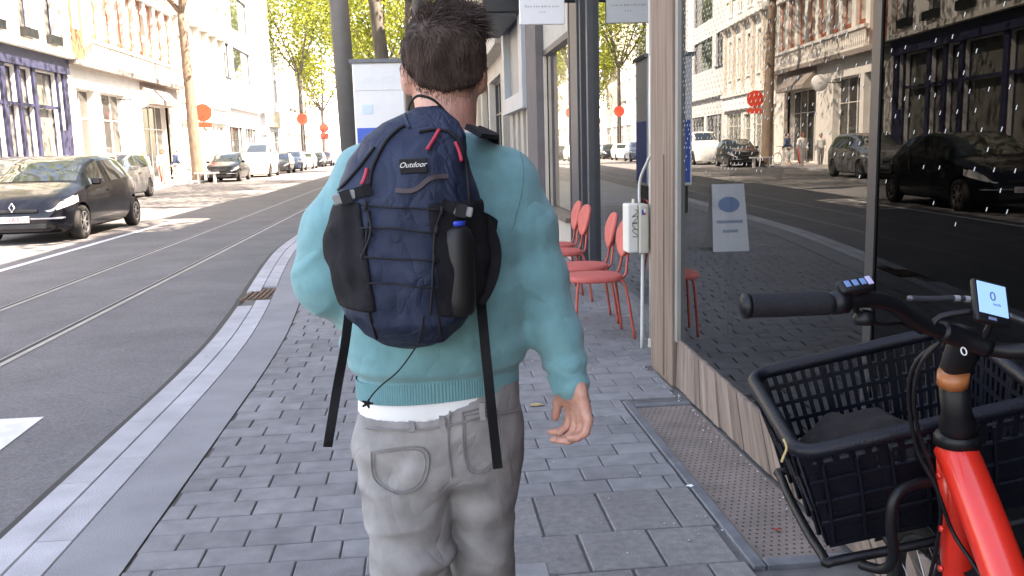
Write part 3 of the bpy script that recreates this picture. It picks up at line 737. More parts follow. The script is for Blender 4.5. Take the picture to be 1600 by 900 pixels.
MB().prism([(FX+.13, fy(45.9), fz(4.9)), (FX+.9, fy(45.9), fz(4.15)), (FX+.9, fy(45.9), fz(3.95)), (FX+.13, fy(45.9), fz(3.95))], (0, fy(50.4)-fy(45.9), 0)).build('awning_cover', taupe_m, aw)
ps = atX(220, 155, FX+1.15)
ro = empty('round_sign', ps, 'white round sign projecting beside the taupe awning', 'sign')
MB().lathe([(.40, -.06), (.43, -.04), (.43, .04), (.40, .06)], ps, 'y', 28).build('disc', sign_m, ro, True)
MB().box(ps[0]-.12, ps[0]+.12, ps[1]-.066, ps[1]-.062, ps[2]-.025, ps[2]+.025).build('print', faint, ro)
MB().tube([(ps[0]-.4, ps[1], ps[2]), (FX, ps[1], ps[2])], .025).build('bracket', black_m, ro)

# 3: white stone house
y0c, y1c = y1b, fy(65.5)
op = []
for yv in np.linspace(y0c+1.8, y1c-1.8, 5):
    op += [(yv-.6, yv+.6, fz(5.6), fz(8.2), 'w'), (yv-.6, yv+.6, fz(9.9), fz(12.4), 'w')]
op += [(y0c+.8, y0c+5.6, .3, 3.5, 'shop'), (y0c+6.6, y0c+8.4, .05, 3.3, 'shop'), (y0c+9.2, y1c-.8, .3, 3.5, 'shop')]
wh = facade('white_stone_house', 'white stone house with heavy balcony brackets behind the forked tree', FX, y0c, y1c, 16, 1, white_stone, op, pane_mat=shop_pane,
       trims=[('cornice', 0, .5, y0c, y1c, fz(9.1), fz(9.45), white_stone), ('fascia', 0, .2, y0c, y1c, 3.7, 4.7, white_paint), ('cornice', 0, .35, y0c, y1c, 4.7, 4.95, white_stone)])
for yv in np.linspace(y0c+.5, y1c-.5, 6):
    MB().box(FX, FX+.22, yv-.28, yv+.28, 4.95, fz(9.1)).build('pilaster', cream_stone, wh)
    MB().prism([(FX, yv-.2, fz(9.1)), (FX+.45, yv-.2, fz(9.1)), (FX+.12, yv-.2, fz(8.3)), (FX, yv-.2, fz(8.3))], (0, .4, 0)).build('bracket', cream_stone, wh)

# 4: grey house with a green-mirroring window, 5-8: on along the street
mirror_pane = mat('mirror_pane', (0.05, 0.06, 0.05), 0.04, 0.1, 2, spec=1.0, coat=1.0)
y0d, y1d = y1c, fy(78.3)
op = [(y0d+4.5, y0d+12.0, fz(6.9), fz(9.3), 's'), (y0d+4.5, y0d+12.0, fz(10.6), fz(13.2), 's'), (y0d+.8, y0d+3.2, fz(6.9), fz(9.3), 'w'), (y0d+1, y0d+6.5, .3, 3.6, 'shop'), (y0d+7.5, y0d+12.6, .3, 3.6, 'shop')]
facade('grey_rendered_house', 'pale grey house with one wide window mirroring green leaves', FX, y0d, y1d, 17, 1, grey_wall, op, fr_mat=dk, pane_mat=mirror_pane, trims=[('ledge', 0, .3, y0d, y1d, fz(4.7), fz(4.95), grey_wall)])
y0e, y1e = y1d, fy(93)
op = [(y0e+.8, y0e+4.5, .2, 3.2, 'shop'), (y0e+6, y0e+11, .2, 3.6, 'shop')]+[(yv-.6, yv+.6, z_, z_+2.4, 'w') for yv in np.linspace(y0e+2, y1e-2, 5) for z_ in (6.5, 10.2, 13.6)]
lg = facade('slate_fronted_house', 'narrow pale house with beige shop panel and dark doorway, beyond the grey house', FX, y0e, y1e, 18, 1, mat('bluegrey_wall', (0.46, 0.47, 0.50), 0.8, 0.06), op, pane_mat=dark_pane, trims=[('bay', 0, .9, y0e+.5, y0e+3.5, 5.2, 17, grey_wall), ('shop_panel', 0, .3, y0e+5.5, y0e+11.5, 4.0, 5.6, mat('beige_panel', (0.30, 0.28, 0.20), 0.7, 0.08))])
y0f, y1f = y1e, fy(112)
op = [(yv-.7, yv+.7, z_, z_+2.6, 'w') for yv in np.linspace(y0f+2, y1f-2, 6) for z_ in (6.2, 10, 13.8)]+[(y0f+1+k*5, y0f+5+k*5, .2, 3.6, 'shop') for k in range(4)]
fh = facade('far_balcony_house', 'distant stone house with a corbelled balcony before the small green tree', FX, y0f, y1f, 18, 1, cream_stone, op, pane_mat=dark_pane)
MB().prism([(FX, y0f+4, 8.6), (FX+1.3, y0f+4, 8.6), (FX+1.3, y0f+4, 8.2), (FX+.3, y0f+4, 6.4), (FX, y0f+4, 6.4)], (0, 6, 0)).build('balcony', cream_stone, fh)
op = [(yv-.7, yv+.7, z_, z_+2.6, 's') for yv in np.linspace(y1f+2, 178, 14) for z_ in (1, 6.2, 10, 13.8)]
facade('end_house', 'bleached row of houses at the far left end of the street', FX, y1f, 180, 17, 1, white_paint, op, pane_mat=dark_pane)
e = empty('street_end_block', (-8, 190, 0), 'pale block closing the view at the far end of street', 'building')
MB().box(-30, 12, 190, 200, -.1, 15).build('wall', white_paint, e)
for xx in np.arange(-28, 10, 3.2):
    for z_ in (1.2, 4.6, 8, 11.4): MB().box(xx, xx+1.4, 189.95, 190.02, z_, z_+2).build('window', dark_pane, e)

def pole_sign(name, label, px, py, Y, r, col, base_z=0.03, cat='sign', second=None):
    p = atY(px, py, Y); e = empty(name, (p[0], Y, base_z), label, cat)
    MB().lathe([(r, -.015), (r, .015)], (p[0], Y, p[2]), 'y', 24).build('disc', col, e)
    MB().tube([(p[0], Y+.05, base_z), (p[0], Y+.05, p[2]+r)], .035).build('post', mat('post_grey', (0.3, 0.3, 0.3), 0.5, 0.1), e)
    if second: MB().bbox(p[0]-r*.8, p[0]+r*.9, Y-.02, Y+.02, p[2]-r-second, p[2]-r-.05, .01).build('sub_plate', col, e)
    return e
red_m = mat('traffic_red', (0.72, 0.07, 0.035), 0.45, 0.05)
pole_sign('round_traffic_sign', 'orange red round traffic sign with small plate right of the forked tree', 317, 176, 55.5, .52, red_m, second=.35)
pole_sign('small_red_sign', 'bright red sign hanging before the far balcony house', 472, 186, 92, .55, red_m)
pole_sign('red_post_sign', 'dull red sign on a post farthest down the street', 506, 200, 100, .5, mat('dull_red', (0.55, 0.09, 0.06), 0.5, 0.05), second=.7)

# ================================================================== trees
bark = mat('bark', (0.17, 0.125, 0.095), 0.9, 0.25, 8, 0.6, 40, stretch=(1, 1, .3))
bark_g = mat('grey_bark', (0.10, 0.09, 0.08), 0.9, 0.25, 8, 0.5, 40, stretch=(1, 1, .3))
leaf_a = leafmat('leaf_spring', (0.13, 0.17, 0.02), (0.27, 0.29, 0.035))
leaf_b = leafmat('leaf_green', (0.05, 0.10, 0.018), (0.12, 0.18, 0.03))
def tree(label, base, fork, top, r0, crown_r, n_leaf, leaf, bk=bark, lean=(0, 0), leaf_s=.16, seed=1, limbs=6, zmin=None, fork_limbs=None, shift=(0, 0), ell=1.0):
    rs = np.random.default_rng(seed); x, y, z = base
    e = empty('street_tree', base, label, 'tree')
    f = np.array([x+lean[0], y+lean[1], fork])
    b = MB()
    b.tube(smooth_path([(x, y, z-.05), (x+lean[0]*.3, y+lean[1]*.3, z+(fork-z)*.35), (x+lean[0]*.65, y+lean[1]*.65, z+(fork-z)*.7), tuple(f)], 4), list(np.linspace(r0*1.15, r0*.72, 13)), 10)
    tips = []
    for i in range(limbs):
        if fork_limbs and i < len(fork_limbs): d = np.array(fork_limbs[i], float)
        else:
            a = 2*math.pi*(i/limbs)+rs.uniform(-.4, .4); d = np.array([math.cos(a)*crown_r*.75, math.sin(a)*crown_r*.75, (top-fork)*rs.uniform(.45, .85)])
        mid = f+d*.45+np.array([0, 0, -.12*np.linalg.norm(d[:2])]); end = f+d
        b.tube(smooth_path([f-(0, 0, .1), mid, end], 5), list(np.linspace(r0*.5, r0*.10, 11)), 7)
        tips += [mid*.4+end*.6, end]
        for k in range(3):
            d2 = rs.normal(size=3)*crown_r*.32; d2[2] = abs(d2[2])*.8; s0 = mid+(end-mid)*rs.uniform(.1, .8)
            b.tube([s0, s0+d2*.5+(0, 0, .1), s0+d2], [r0*.16, r0*.1, r0*.04], 5); tips.append(s0+d2)
    b.build('trunk', bk, e, True)
    cen = np.array([f[0]+shift[0], f[1]+shift[1], (fork+top)/2+.6]); hz = (top-fork)/2
    ncl = 90; cl = []
    while len(cl) < ncl:
        p = rs.normal(size=3); p /= np.linalg.norm(p); p *= rs.uniform(.35, 1.0)**.6
        q = cen+p*[crown_r, crown_r*ell, hz]
        if zmin and q[2] < zmin: continue
        cl.append(q)
    cl += tips; cl = np.array(cl); which = rs.integers(0, len(cl), n_leaf)
    c = cl[which]+rs.normal(size=(n_leaf, 3))*crown_r*.13
    u = rs.normal(size=(n_leaf, 3)); u /= np.linalg.norm(u, axis=1)[:, None]; w = np.cross(u, rs.normal(size=(n_leaf, 3))); w /= np.linalg.norm(w, axis=1)[:, None]
    s = leaf_s*rs.uniform(.6, 1.3, size=(n_leaf, 1))
    V = np.stack([c-u*s*.55, c+w*s*.32, c+u*s*.55, c-w*s*.32], 1).reshape(-1, 3)
    obj('crown', V, np.arange(n_leaf*4).reshape(-1, 4), leaf, e)
    return e
tree('young forked street tree with brown trunk before the white stone house', (-12.5, 51.8, .03), 9.1, 17.5, .30, 5.2, 8000, leaf_a, seed=3, leaf_s=.24, lean=(-.2, 0), zmin=10.6, limbs=6, shift=(.8, -1), ell=1.7,
     fork_limbs=[(-3.4, -.5, 5.2), (1.9, .3, 6.0), (-.2, .8, 5.2)])
tree('broad street tree at the near left end, crown above the navy shop', (-12.5, 24.6, .03), 6.5, 14, .28, 5.0, 6500, leaf_a, seed=5, leaf_s=.26, zmin=8.6, shift=(1.2, 5.5), ell=2.3)
tree('slim far tree with yellow green leaves beside the far balcony house', (-11.9, 93, .03), 9, 22, .22, 5.4, 11000, leaf_a, seed=8, leaf_s=.3, zmin=8.0, bk=bark_g)
tree('more distant yellow green tree behind the slim far tree', (-12.5, 118, .03), 6.5, 23, .26, 6.5, 8000, leaf_a, seed=9, leaf_s=.4, bk=bark_g)
tree('grey trunked tree leaning right, rising behind the white kiosk', (-1.05, 35.5, 0), 7.3, 14.5, .30, 4.6, 12000, leaf_b, seed=12, leaf_s=.17, bk=bark_g, lean=(-.55, 0), zmin=6.2)
tree('street tree hidden behind the head, its crown shading the road', (.02, 15.4, 0), 6.2, 14.5, .10, 3.6, 5200, leaf_b, seed=31, leaf_s=.2, bk=bark_g, zmin=8.0)
tree('tree behind the kiosk, crown touching the top edge beside the head', (.25, 27.5, 0), 6.6, 14.5, .16, 4.2, 6500, leaf_b, seed=32, leaf_s=.2, bk=bark_g, zmin=7.2)
tree('darker tree behind the leaning one, trunk next to the head', (-.55, 43, 0), 8.2, 15, .30, 4.6, 9000, leaf_b, seed=13, leaf_s=.2, bk=bark_g, lean=(.25, 0), zmin=6.4)
tree('far green tree in the gap between mast and kiosk', (-2.6, 66, 0), 6.8, 15, .28, 4.6, 8000, leaf_a, seed=14, leaf_s=.26, bk=bark_g)
tree('farthest green tree on the right hand kerb', (-2.0, 92, 0), 7, 17, .3, 5.5, 7000, leaf_a, seed=15, leaf_s=.34, bk=bark_g)

# ================================================================== tram mast
mast_m = mat('mast_grey', (0.12, 0.118, 0.118), 0.55, 0.1, 3)
b0 = atY(547, 225, 24.6); t0 = atY(529, 0, 24.6)
dd = (t0-b0)/(t0[2]-b0[2]); base = b0+dd*(0-b0[2]); topm = b0+dd*(9.5-b0[2])
ms = empty('tram_mast', base, 'thick grey tram mast leaning slightly left, behind left shoulder', 'mast')
MB().tube([tuple(base), tuple(base*.5+topm*.5), tuple(topm)], [.26, .25, .235], 24).build('pole', mast_m, ms, True)
MB().lathe([(.40, 0), (.40, .05), (.30, .12), (.28, .4)], base, 'z', 20).build('foot', mast_m, ms)
pz = b0+dd*(5.42-b0[2])
MB().bbox(pz[0]-1.15, pz[0]-.22, pz[1]-.2, pz[1]+.2, pz[2], pz[2]+.6, .03).build('bracket_box', black_m, ms)
MB().tube([(topm[0], topm[1], topm[2]-.3), (topm[0]-3.2, topm[1], topm[2]-.1)], .07).build('arm', mast_m, ms)

# A-board
ab = empty('pavement_sign', (-.46, 11.7, 0), 'white folding pavement sign with blue oval, seen mirrored in the shop pane', 'sign')
pa_m = mat('aboard_white', (0.82, 0.83, 0.84), 0.5, 0.03)
cx_, cy_ = -.46, 11.7; r_ = .0
for sgn in (1, -1):
    P = [(cx_-.235, cy_+sgn*.24, 0.0), (cx_+.235, cy_+sgn*.24, 0.0), (cx_+.21, cy_+sgn*.02, .86), (cx_-.21, cy_+sgn*.02, .86)]
    MB().prism(P, (0, sgn*.018, 0)).build('board', pa_m, ab)
def on_board(xc, z, e=.022): return (xc, cy_-.24+.22*z/.86-e, z)
b = MB(); b.add([on_board(cx_+.14*math.cos(a), .60+.10*math.sin(a)) for a in np.arange(0, 6.28, .3)], [tuple(range(21))]); b.build('oval', mat('oval_blue', (0.22, 0.33, 0.55), 0.5, 0.05), ab)
for z_, w_ in ((.38, .17), (.26, .10)): MB().add([on_board(cx_-w_, z_-.018), on_board(cx_+w_, z_-.018), on_board(cx_+w_, z_+.018), on_board(cx_-w_, z_+.018)], [(0, 1, 2, 3)]).build('print', mat('print_blue', (0.35, 0.42, 0.55), 0.5, 0.05), ab)

# ================================================================== advertising kiosk
tk = empty('advertising_kiosk', (-.9, 18.6, 0), 'tall white advertising kiosk with blue lower poster, right of the mast', 'kiosk')
twhite = mat('kiosk_white', (0.80, 0.80, 0.81), 0.4, 0.03); tblue = mat('kiosk_blue', (0.03, 0.12, 0.55), 0.4, 0.08)
tx0, tx1 = atY(550, 110, 18)[0], -.30; tz = atY(580, 98, 18)[2]; tm = .80+(tz-.80)*.46
MB().bbox(tx0, tx1, 18, 19.2, .55, tz, .03).build('case', twhite, tk)
MB().box(tx0-.05, tx1+.05, 17.95, 19.25, tz, tz+.07).build('roof', MATS['dull_steel_edge'], tk)
MB().box(tx0+.04, tx1-.04, 17.985, 17.999, .62, tm).build('lower_poster', tblue, tk)
MB().box(tx0+.04, tx1-.04, 17.985, 17.999, tm+.58*(tz-tm), tz-.06).build('header_panel', mat('kiosk_header', (0.76, 0.78, 0.80), 0.4, 0.03), tk)
MB().box(tx1, tx1+.006, 18.05, 19.15, .62, tm).build('side_poster', tblue, tk)
MB().box(tx0+.22, tx0+.50, 17.975, 17.984, 1.15, tm-.12).build('red_picture', mat('picture_red', (0.55, 0.05, 0.05), 0.4, 0.3, 9), tk)
MB().box(tx0+.60, tx0+.78, 17.975, 17.984, 1.0, tm-.08).build('pale_picture', mat('picture_pale', (0.55, 0.75, 0.75), 0.4, 0.2, 9), tk)
text('lettering', 'AUJAO', .20, frame(((tx0+tx1)/2, 17.98, tm+.74*(tz-tm)), (1, 0, 0), (0, 0, 1)), sign_m, tk)
MB().box(tx0+.16, tx0+.36, 17.99, 17.999, tm+.22*(tz-tm), tm+.36*(tz-tm)).build('pale_blue_print', mat('pale_blue_print', (0.58, 0.74, 0.90), 0.4, 0.05), tk)
for xx in (tx0+.12, tx1-.12):
    MB().box(xx-.06, xx+.06, 18.1, 19.1, 0, .56).build('leg', black_m, tk)
# ================================================================== cars
tyre_m = mat('tyre', (0.018, 0.018, 0.018), 0.8, 0.2, 20); rim_m = mat('alloy', (0.42, 0.42, 0.43), 0.3, 0.06, metal=0.8)
car_glass = mat('car_glass', (0.02, 0.025, 0.025), 0.03, 0.1, spec=1.0, coat=1.0)
trim_m = mat('black_trim', (0.02, 0.02, 0.022), 0.5, 0.1)
lamp_m = mat('headlamp', (0.70, 0.72, 0.75), 0.12, 0.15, 30, spec=1.0, coat=1.0)
redlamp_m = mat('tail_lamp', (0.45, 0.02, 0.02), 0.15, 0.1, coat=1.0)
def car(label, cx, yc, paint, L=4.1, Wd=1.74, Ht=1.48, wb=2.6, kind='hatch', group=None, detail=True, plate=None, emblem=False):
    e = empty('parked_car', (cx, yc, RZ), label, 'car', group)
    s = L/4.1; hh = Ht/1.48; hw = Wd/2
    if kind == 'hatch': prof = [(0, .42), (.03, .60), (.10, .70), (.22, .79), (.60, .92), (.98, 1.0), (1.25, 1.17), (1.62, 1.37), (1.95, 1.45), (2.4, 1.48), (2.9, 1.46), (3.35, 1.39), (3.62, 1.27), (3.88, 1.0), (4.02, .86), (4.07, .6), (4.1, .45)]
    else: prof = [(0, .5), (.03, .72), (.10, .86), (.25, .95), (.75, 1.03), (1.05, 1.08), (1.3, 1.24), (1.62, 1.41), (1.95, 1.48), (2.5, 1.48), (3.2, 1.46), (3.6, 1.40), (3.85, 1.18), (4.0, .95), (4.07, .65), (4.1, .5)]
    PX = [p[0]*s-L/2 for p in prof]; PZ = [p[1]*hh for p in prof]
    def top(y): return float(np.mean(np.interp([y-.05, y, y+.05], PX, PZ)))
    def wd(y):
        t = (y+L/2)/L; return hw*float(np.interp(t, [0, .015, .05, .12, .25, .5, .8, .92, .975, 1], [.62, .76, .88, .955, .99, 1, .985, .94, .84, .7]))
    def belt(y): return hh*float(np.interp((y+L/2)/s, [0, .5, 1.0, 2.2, 3.4, 4.1], [.70, .80, .90, .94, 1.0, .9]))
    fz_ = [0, .12, .5, .85, .955, 1, 1.0]; fg = [.975, .945, .855, .77, .70, .45, 0]; fh_ = [.985, .97, .93, .86, .74, .45, 0]
    def ring(y):
        w = wd(y); t = top(y); zs = min(belt(y), t-.07); zb = .17 if abs(y) < L/2-.3 else .22
        g_ = min(max((t-zs)/.40, 0), 1); pts = [(w*.80, zb), (w*.93, zb+.05), (w*.975, zb+.16), (w*.985, .45), (w, .58), (w*.995, (zs+.58)/2 if zs > .6 else zs*.98)]
        pts = [(a, min(z, zs-.004*(6-i))) for i, (a, z) in enumerate(pts)]
        for k in range(7): pts.append((w*(fg[k]*g_+fh_[k]*(1-g_)), zs+(t-zs)*fz_[k]))
        return pts
    def side(y, z):
        r_ = ring(y); zz = [p[1] for p in r_]; return float(np.interp(z, zz[:12], [p[0] for p in r_[:12]]))
    def ztop(y, x):
        r_ = ring(y)[6:]; xs = [p[0] for p in r_][::-1]; return float(np.interp(abs(x), xs, [p[1] for p in r_][::-1]))
    st = np.concatenate([np.linspace(-L/2, -L/2+.3, 9), np.linspace(-L/2+.36, L/2-.36, 44), np.linspace(L/2-.3, L/2, 9)])
    V = []; n = 26
    for y in st:
        r_ = ring(y); full = [(a, y, z) for a, z in r_]+[(-a, y, z) for a, z in r_[::-1]]; V += full
    k = len(st); Fc = [(i*n+j, i*n+(j+1) % n, (i+1)*n+(j+1) % n, (i+1)*n+j) for i in range(k-1) for j in range(n)]
    Fc += [tuple(range(n))[::-1], tuple(range((k-1)*n, k*n))]
    body = obj('body', V, Fc, paint, e, True, world=False)
    # wheel wells cut out
    yf, yr = -L/2+.80*s, -L/2+.80*s+wb; wr = .305*max(1, hh*.98)
    cut = MB()
    for yv in (yf, yr): cut.lathe([(wr+.05, -hw-.2), (wr+.05, hw+.2)], (0, yv, wr+.01), 'x', 32)
    co = cut.build('cutter', trim_m, e, world=False)
    md = body.modifiers.new('b', 'BOOLEAN'); md.operation = 'DIFFERENCE'; md.object = co; md.solver = 'EXACT'
    bpy.context.view_layer.update(); dg = bpy.context.evaluated_depsgraph_get()
    me = bpy.data.meshes.new_from_object(body.evaluated_get(dg)); body.modifiers.clear(); body.data = me; bpy.data.objects.remove(co)
    while len(me.materials) > 1: me.materials.pop(index=len(me.materials)-1)
    autosmooth(body, 40)
    MB().box(-hw+.25, hw-.25, -L/2+.4, L/2-.4, .16, .5).build('underbody', trim_m, e, world=False)
    def patch(name, pts_fn, nu, nv, mm, off):
        P = np.array([[pts_fn(u, v) for v in np.linspace(0, 1, nv)] for u in np.linspace(0, 1, nu)])
        return MB().grid(P).build(name, mm, e, True, world=False)
    ya, yb_ = 1.02*s-L/2, 1.66*s-L/2
    def wsf(u, v):
        y = ya+(yb_-ya)*u; x = (2*v-1)*wd(y)*(.80-.10*u); return (x, y-.008, ztop(y, x)+.006)
    patch('windscreen', wsf, 10, 15, car_glass, 0)
    ra, rb = (3.42*s-L/2, 3.86*s-L/2) if kind == 'hatch' else (3.62*s-L/2, 3.92*s-L/2)
    patch('rear_window', lambda u, v: ((2*v-1)*wd(ra+(rb-ra)*u)*.66, ra+(rb-ra)*u+.006, ztop(ra+(rb-ra)*u, (2*v-1)*wd(ra+(rb-ra)*u)*.66)+.006), 8, 11, car_glass, 0)
    for sg in (1, -1):
        for a0, a1, b0_, b1_ in ((1.28, 1.52, 2.22, 2.22), (2.30, 2.30, 3.28 if kind == 'hatch' else 3.45, 3.08 if kind == 'hatch' else 3.25)):
            def swf(u, v, a0=a0, a1=a1, b0_=b0_, b1_=b1_):
                lo = (a0+(b0_-a0)*u)*s-L/2; hi = (a1+(b1_-a1)*u)*s-L/2
                zlo = belt(lo)+.03; zhi = belt(hi)+(top(hi)-belt(hi))*.80; y = lo+(hi-lo)*v; z = zlo+(zhi-zlo)*v
                z = min(z, top(y)-.10)
                return (sg*(side(y, z)+.005), y, z)
            patch('side_window', swf, 12, 6, car_glass, 0)
        if kind == 'hatch': hl = lambda u, v: (sg*(side(y_(u), zh(u, v))+.006), y_(u)-.004, zh(u, v))
        else: hl = lambda u, v: (sg*(side(y_(u), zh(u, v))+.006), y_(u)-.004, zh(u, v))
        def y_(u): return -L/2+(.035+.62*u**1.4)*s
        def zh(u, v):
            y = y_(u); t = min(top(y)-.05, belt(y)); lo = (.54+.13*u)*hh if kind == 'hatch' else (.66+.06*u)*hh
            hi = max(lo+.02, t-.015); return lo+(hi-lo)*v*(1 if u < .9 else .8)
        patch('headlight', hl, 12, 5, lamp_m, 0)
        yt = L/2-.30
        patch('tail_light', lambda u, v: (sg*(side(yt+.24*u, (.72+.26*v)*hh)+.006), yt+.24*u+.004, (.72+.26*v)*hh), 6, 5, redlamp_m, 0)
        for yv in (yf, yr):
            w = MB().lathe([(wr*.62, -.10), (wr*.95, -.095), (wr, -.06), (wr, .06), (wr*.95, .095), (wr*.66, .10), (wr*.66, .06)], (sg*(hw-.105), yv, wr), 'x', 28).build('wheel', tyre_m, e, True, world=False)
            if detail:
                r2 = MB().lathe([(.05, .0), (.06, .012), (.05, .02)], (sg*(hw-.03), yv, wr), 'x', 12)
                r2.tube([(sg*(hw-.018), yv+wr*.62*math.cos(a), wr+wr*.62*math.sin(a)) for a in np.linspace(0, 6.283, 25)[:-1]], .016, 6, closed=True)
                for a in np.arange(0, 6.28, 6.2832/7):
                    r2.ribbon([(sg*(hw-.022), yv+.03*math.cos(a), wr+.03*math.sin(a)), (sg*(hw-.016), yv+wr*.62*math.cos(a), wr+wr*.62*math.sin(a))], .035, .012, (0, -math.sin(a), math.cos(a)))
                o = r2.build('rim', rim_m, w, False, world=False)
        if detail:
            MB().bbox(min(sg*(hw-.02), sg*(hw+.16)), max(sg*(hw-.02), sg*(hw+.16)), 1.28*s-L/2, 1.40*s-L/2, belt(0)-.0, belt(0)+.13, .03).build('mirror', paint, e, world=False)
            MB().bbox(min(sg*(hw-.01), sg*(hw+.025)), max(sg*(hw-.01), sg*(hw+.025)), 2.05*s-L/2, 2.22*s-L/2, .80*hh, .83*hh, .01).build('door_handle', trim_m, e, world=False)
    if detail:
        yb2 = -L/2-.006
        MB().bbox(-hw*.60, hw*.60, yb2-.015, yb2+.16, .26, .36, .02).build('lower_grille', trim_m, e, world=False)
        MB().bbox(-hw*.45, hw*.45, yb2-.012, yb2+.14, .535*hh, .585*hh, .01).build('upper_grille', trim_m, e, world=False)
        for sg in (1, -1): MB().bbox(min(sg*.27, sg*hw*.9), max(sg*.27, sg*hw*.9), yb2-.004+.0, yb2+.2, .43, .455, .008).build('bumper_strip', mat('bumper_chrome', (0.42, 0.43, 0.48), 0.3, 0.05), e, world=False)
        if plate:
            pq = MB().bbox(-.26, .26, yb2-.03, yb2-.012, .38, .49, .004).build('number_plate', sign_m, e, world=False)
            o = text('plate_characters', plate, .10, frame((0, yb2-.032, .435), (1, 0, 0), (0, 0, 1)), mat('plate_red', (0.35, 0.04, 0.07), 0.5, 0.05), None)
            o.parent = pq
        if emblem:
            b = MB()
            P = [(0, yb2-.03, .70*hh), (.045, yb2-.032, .625*hh), (0, yb2-.034, .55*hh), (-.045, yb2-.032, .625*hh)]
            b.tube(P, .014, 6, closed=True); b.build('emblem', mat('chrome', (0.8, 0.8, 0.82), 0.15, 0.03, metal=1.0), e, world=False)
    return e
def paintm(n, c, metal=.15): return mat('paint_'+n, c, 0.22, 0.05, 3, coat=0.35, metal=metal, spec=0.35)
pn = paintm('navy_black', (0.010, 0.010, 0.014)); pbk = paintm('black', (0.012, 0.012, 0.014)); psv = paintm('silver', (0.35, 0.36, 0.37), .7); pw = paintm('white', (0.72, 0.72, 0.72), 0); pbl = paintm('blue_grey', (0.10, 0.14, 0.22)); pgr = paintm('graphite', (0.06, 0.062, 0.068))
GC = 'cars along the far kerb'
c0 = car('near black hatchback with white number plate and diamond emblem, on the road', -7.08, 18.45, pn, L=4.35, Wd=1.76, Ht=1.53, wb=2.98, plate='1-LEB-512', emblem=True)
c0.name = 'black_hatchback'
car('dark car at the left edge, half hidden behind the near black hatchback', -10.95, 25.6, pgr, Ht=1.56, group=GC)
car('silver car parked behind the near black hatchback', -10.9, 33.2, psv, L=4.4, Ht=1.62, kind='suv', group=GC)
car('black parked car right of the forked tree trunk', -10.75, 51.6, pbk, L=4.3, Ht=1.58, group=GC)
car('bulky white van parked behind the black car', -10.4, 59.2, pw, L=5.0, Wd=1.9, Ht=2.1, wb=3.1, kind='suv', group=GC, detail=False)
car('dark car right of the white van, first of the far row', -10.4, 67.5, pgr, group=GC, detail=False)
car('blue grey car in the far row, second after the white van', -10.4, 74.5, pbl, Ht=1.6, kind='suv', group=GC, detail=False)
car('white car in the far row, third after the white van', -10.4, 82, pw, group=GC, detail=False)
car('black car in the far row, fourth after the white van', -10.4, 90, pbk, group=GC, detail=False)
car('silver car farthest along the far kerb', -10.4, 98, psv, group=GC, detail=False)
# bench by the tree
bn = empty('street_bench', (-11.6, 48.2, RZ), 'low white bench standing between the forked tree and black car', 'bench')
MB().bbox(-11.8, -10.6, 48.0, 48.4, .46, .53, .01).build('seat', sign_m, bn)
for xx in (-11.6, -10.8): MB().box(xx-.04, xx+.04, 48.05, 48.35, RZ, .46).build('leg', sign_m, bn)
# ================================================================== red cafe chairs
chair_red = mat('chair_red', (0.54, 0.11, 0.09), 0.7, 0.08, 10, 0.2, 300); chair_tube = mat('chair_tube', (0.46, 0.075, 0.055), 0.45, 0.06)
def chair(label, x, y, rot=0.0):
    e = empty('cafe_chair', (x, y, 0), label, 'chair', 'red chairs along the shop front'); e.rotation_euler.z = rot
    # local: seat faces -x
    def seat(P):
        q = P-np.array([-.02, 0, .455], np.float32); r_ = (np.abs(q[:, 0]/.215)**2.6+np.abs(q[:, 1]/.205)**2.6)**(1/2.6)
        return smax((r_-1)*.2, np.abs(q[:, 2]+.012*(r_**2))-.022, .02)
    soft('seat', seat, (-.27, -.24, .40), (.23, .24, .51), .013, chair_red, e, 1, world=False)
    def back(P):
        z = P[:, 2]; t = np.clip((z-.60)/.26, 0, 1); hwid = .10+.095*np.sin(np.clip(t*1.15+.12, 0, 1)*math.pi*.62)
        xc = .20+.055*t+.02*(P[:, 1]/.2)**2*-1
        r_ = (np.abs(P[:, 1]/hwid)**2.4+np.abs((z-.735)/.145)**2.6)**(1/2.4)
        return smax((r_-1)*.15, np.abs(P[:, 0]-xc)-.016, .015)
    soft('backrest', back, (.14, -.22, .57), (.31, .22, .90), .012, chair_red, e, 1, world=False)
    for sy in (-1, 1):
        MB().tube(smooth_path([(-.20, sy*.185, 0), (-.185, sy*.17, .25), (-.165, sy*.15, .425), (-.10, sy*.14, .437)], 4), .0105, 8).build('leg', chair_tube, e, True, world=False)
        MB().tube(smooth_path([(.24, sy*.19, 0), (.205, sy*.175, .25), (.17, sy*.15, .42), (.10, sy*.14, .437)], 4), .0105, 8).build('leg', chair_tube, e, True, world=False)
        MB().tube(smooth_path([(.10, sy*.12, .44), (.19, sy*.11, .46), (.215, sy*.085, .56), (.235, sy*.07, .70)], 4), .010, 8).build('back_post', chair_tube, e, True, world=False)
    MB().tube([(-.10, -.14, .437), (-.10, .14, .437)], .0095).build('cross_bar', chair_tube, e, world=False)
    MB().tube([(.10, -.14, .437), (.10, .14, .437)], .0095).build('cross_bar', chair_tube, e, world=False)
    return e
chair('nearest red chair, next to the meter box and pipes', 1.25, 6.52, .03)
chair('second red chair from the meter box, partly behind the nearest one', 1.27, 7.12, -.04)
chair('third red chair from the meter box, nearer one of the far pair', 1.24, 8.15, .05)
chair('farthest red chair, last along the shop front', 1.26, 8.72, 0)

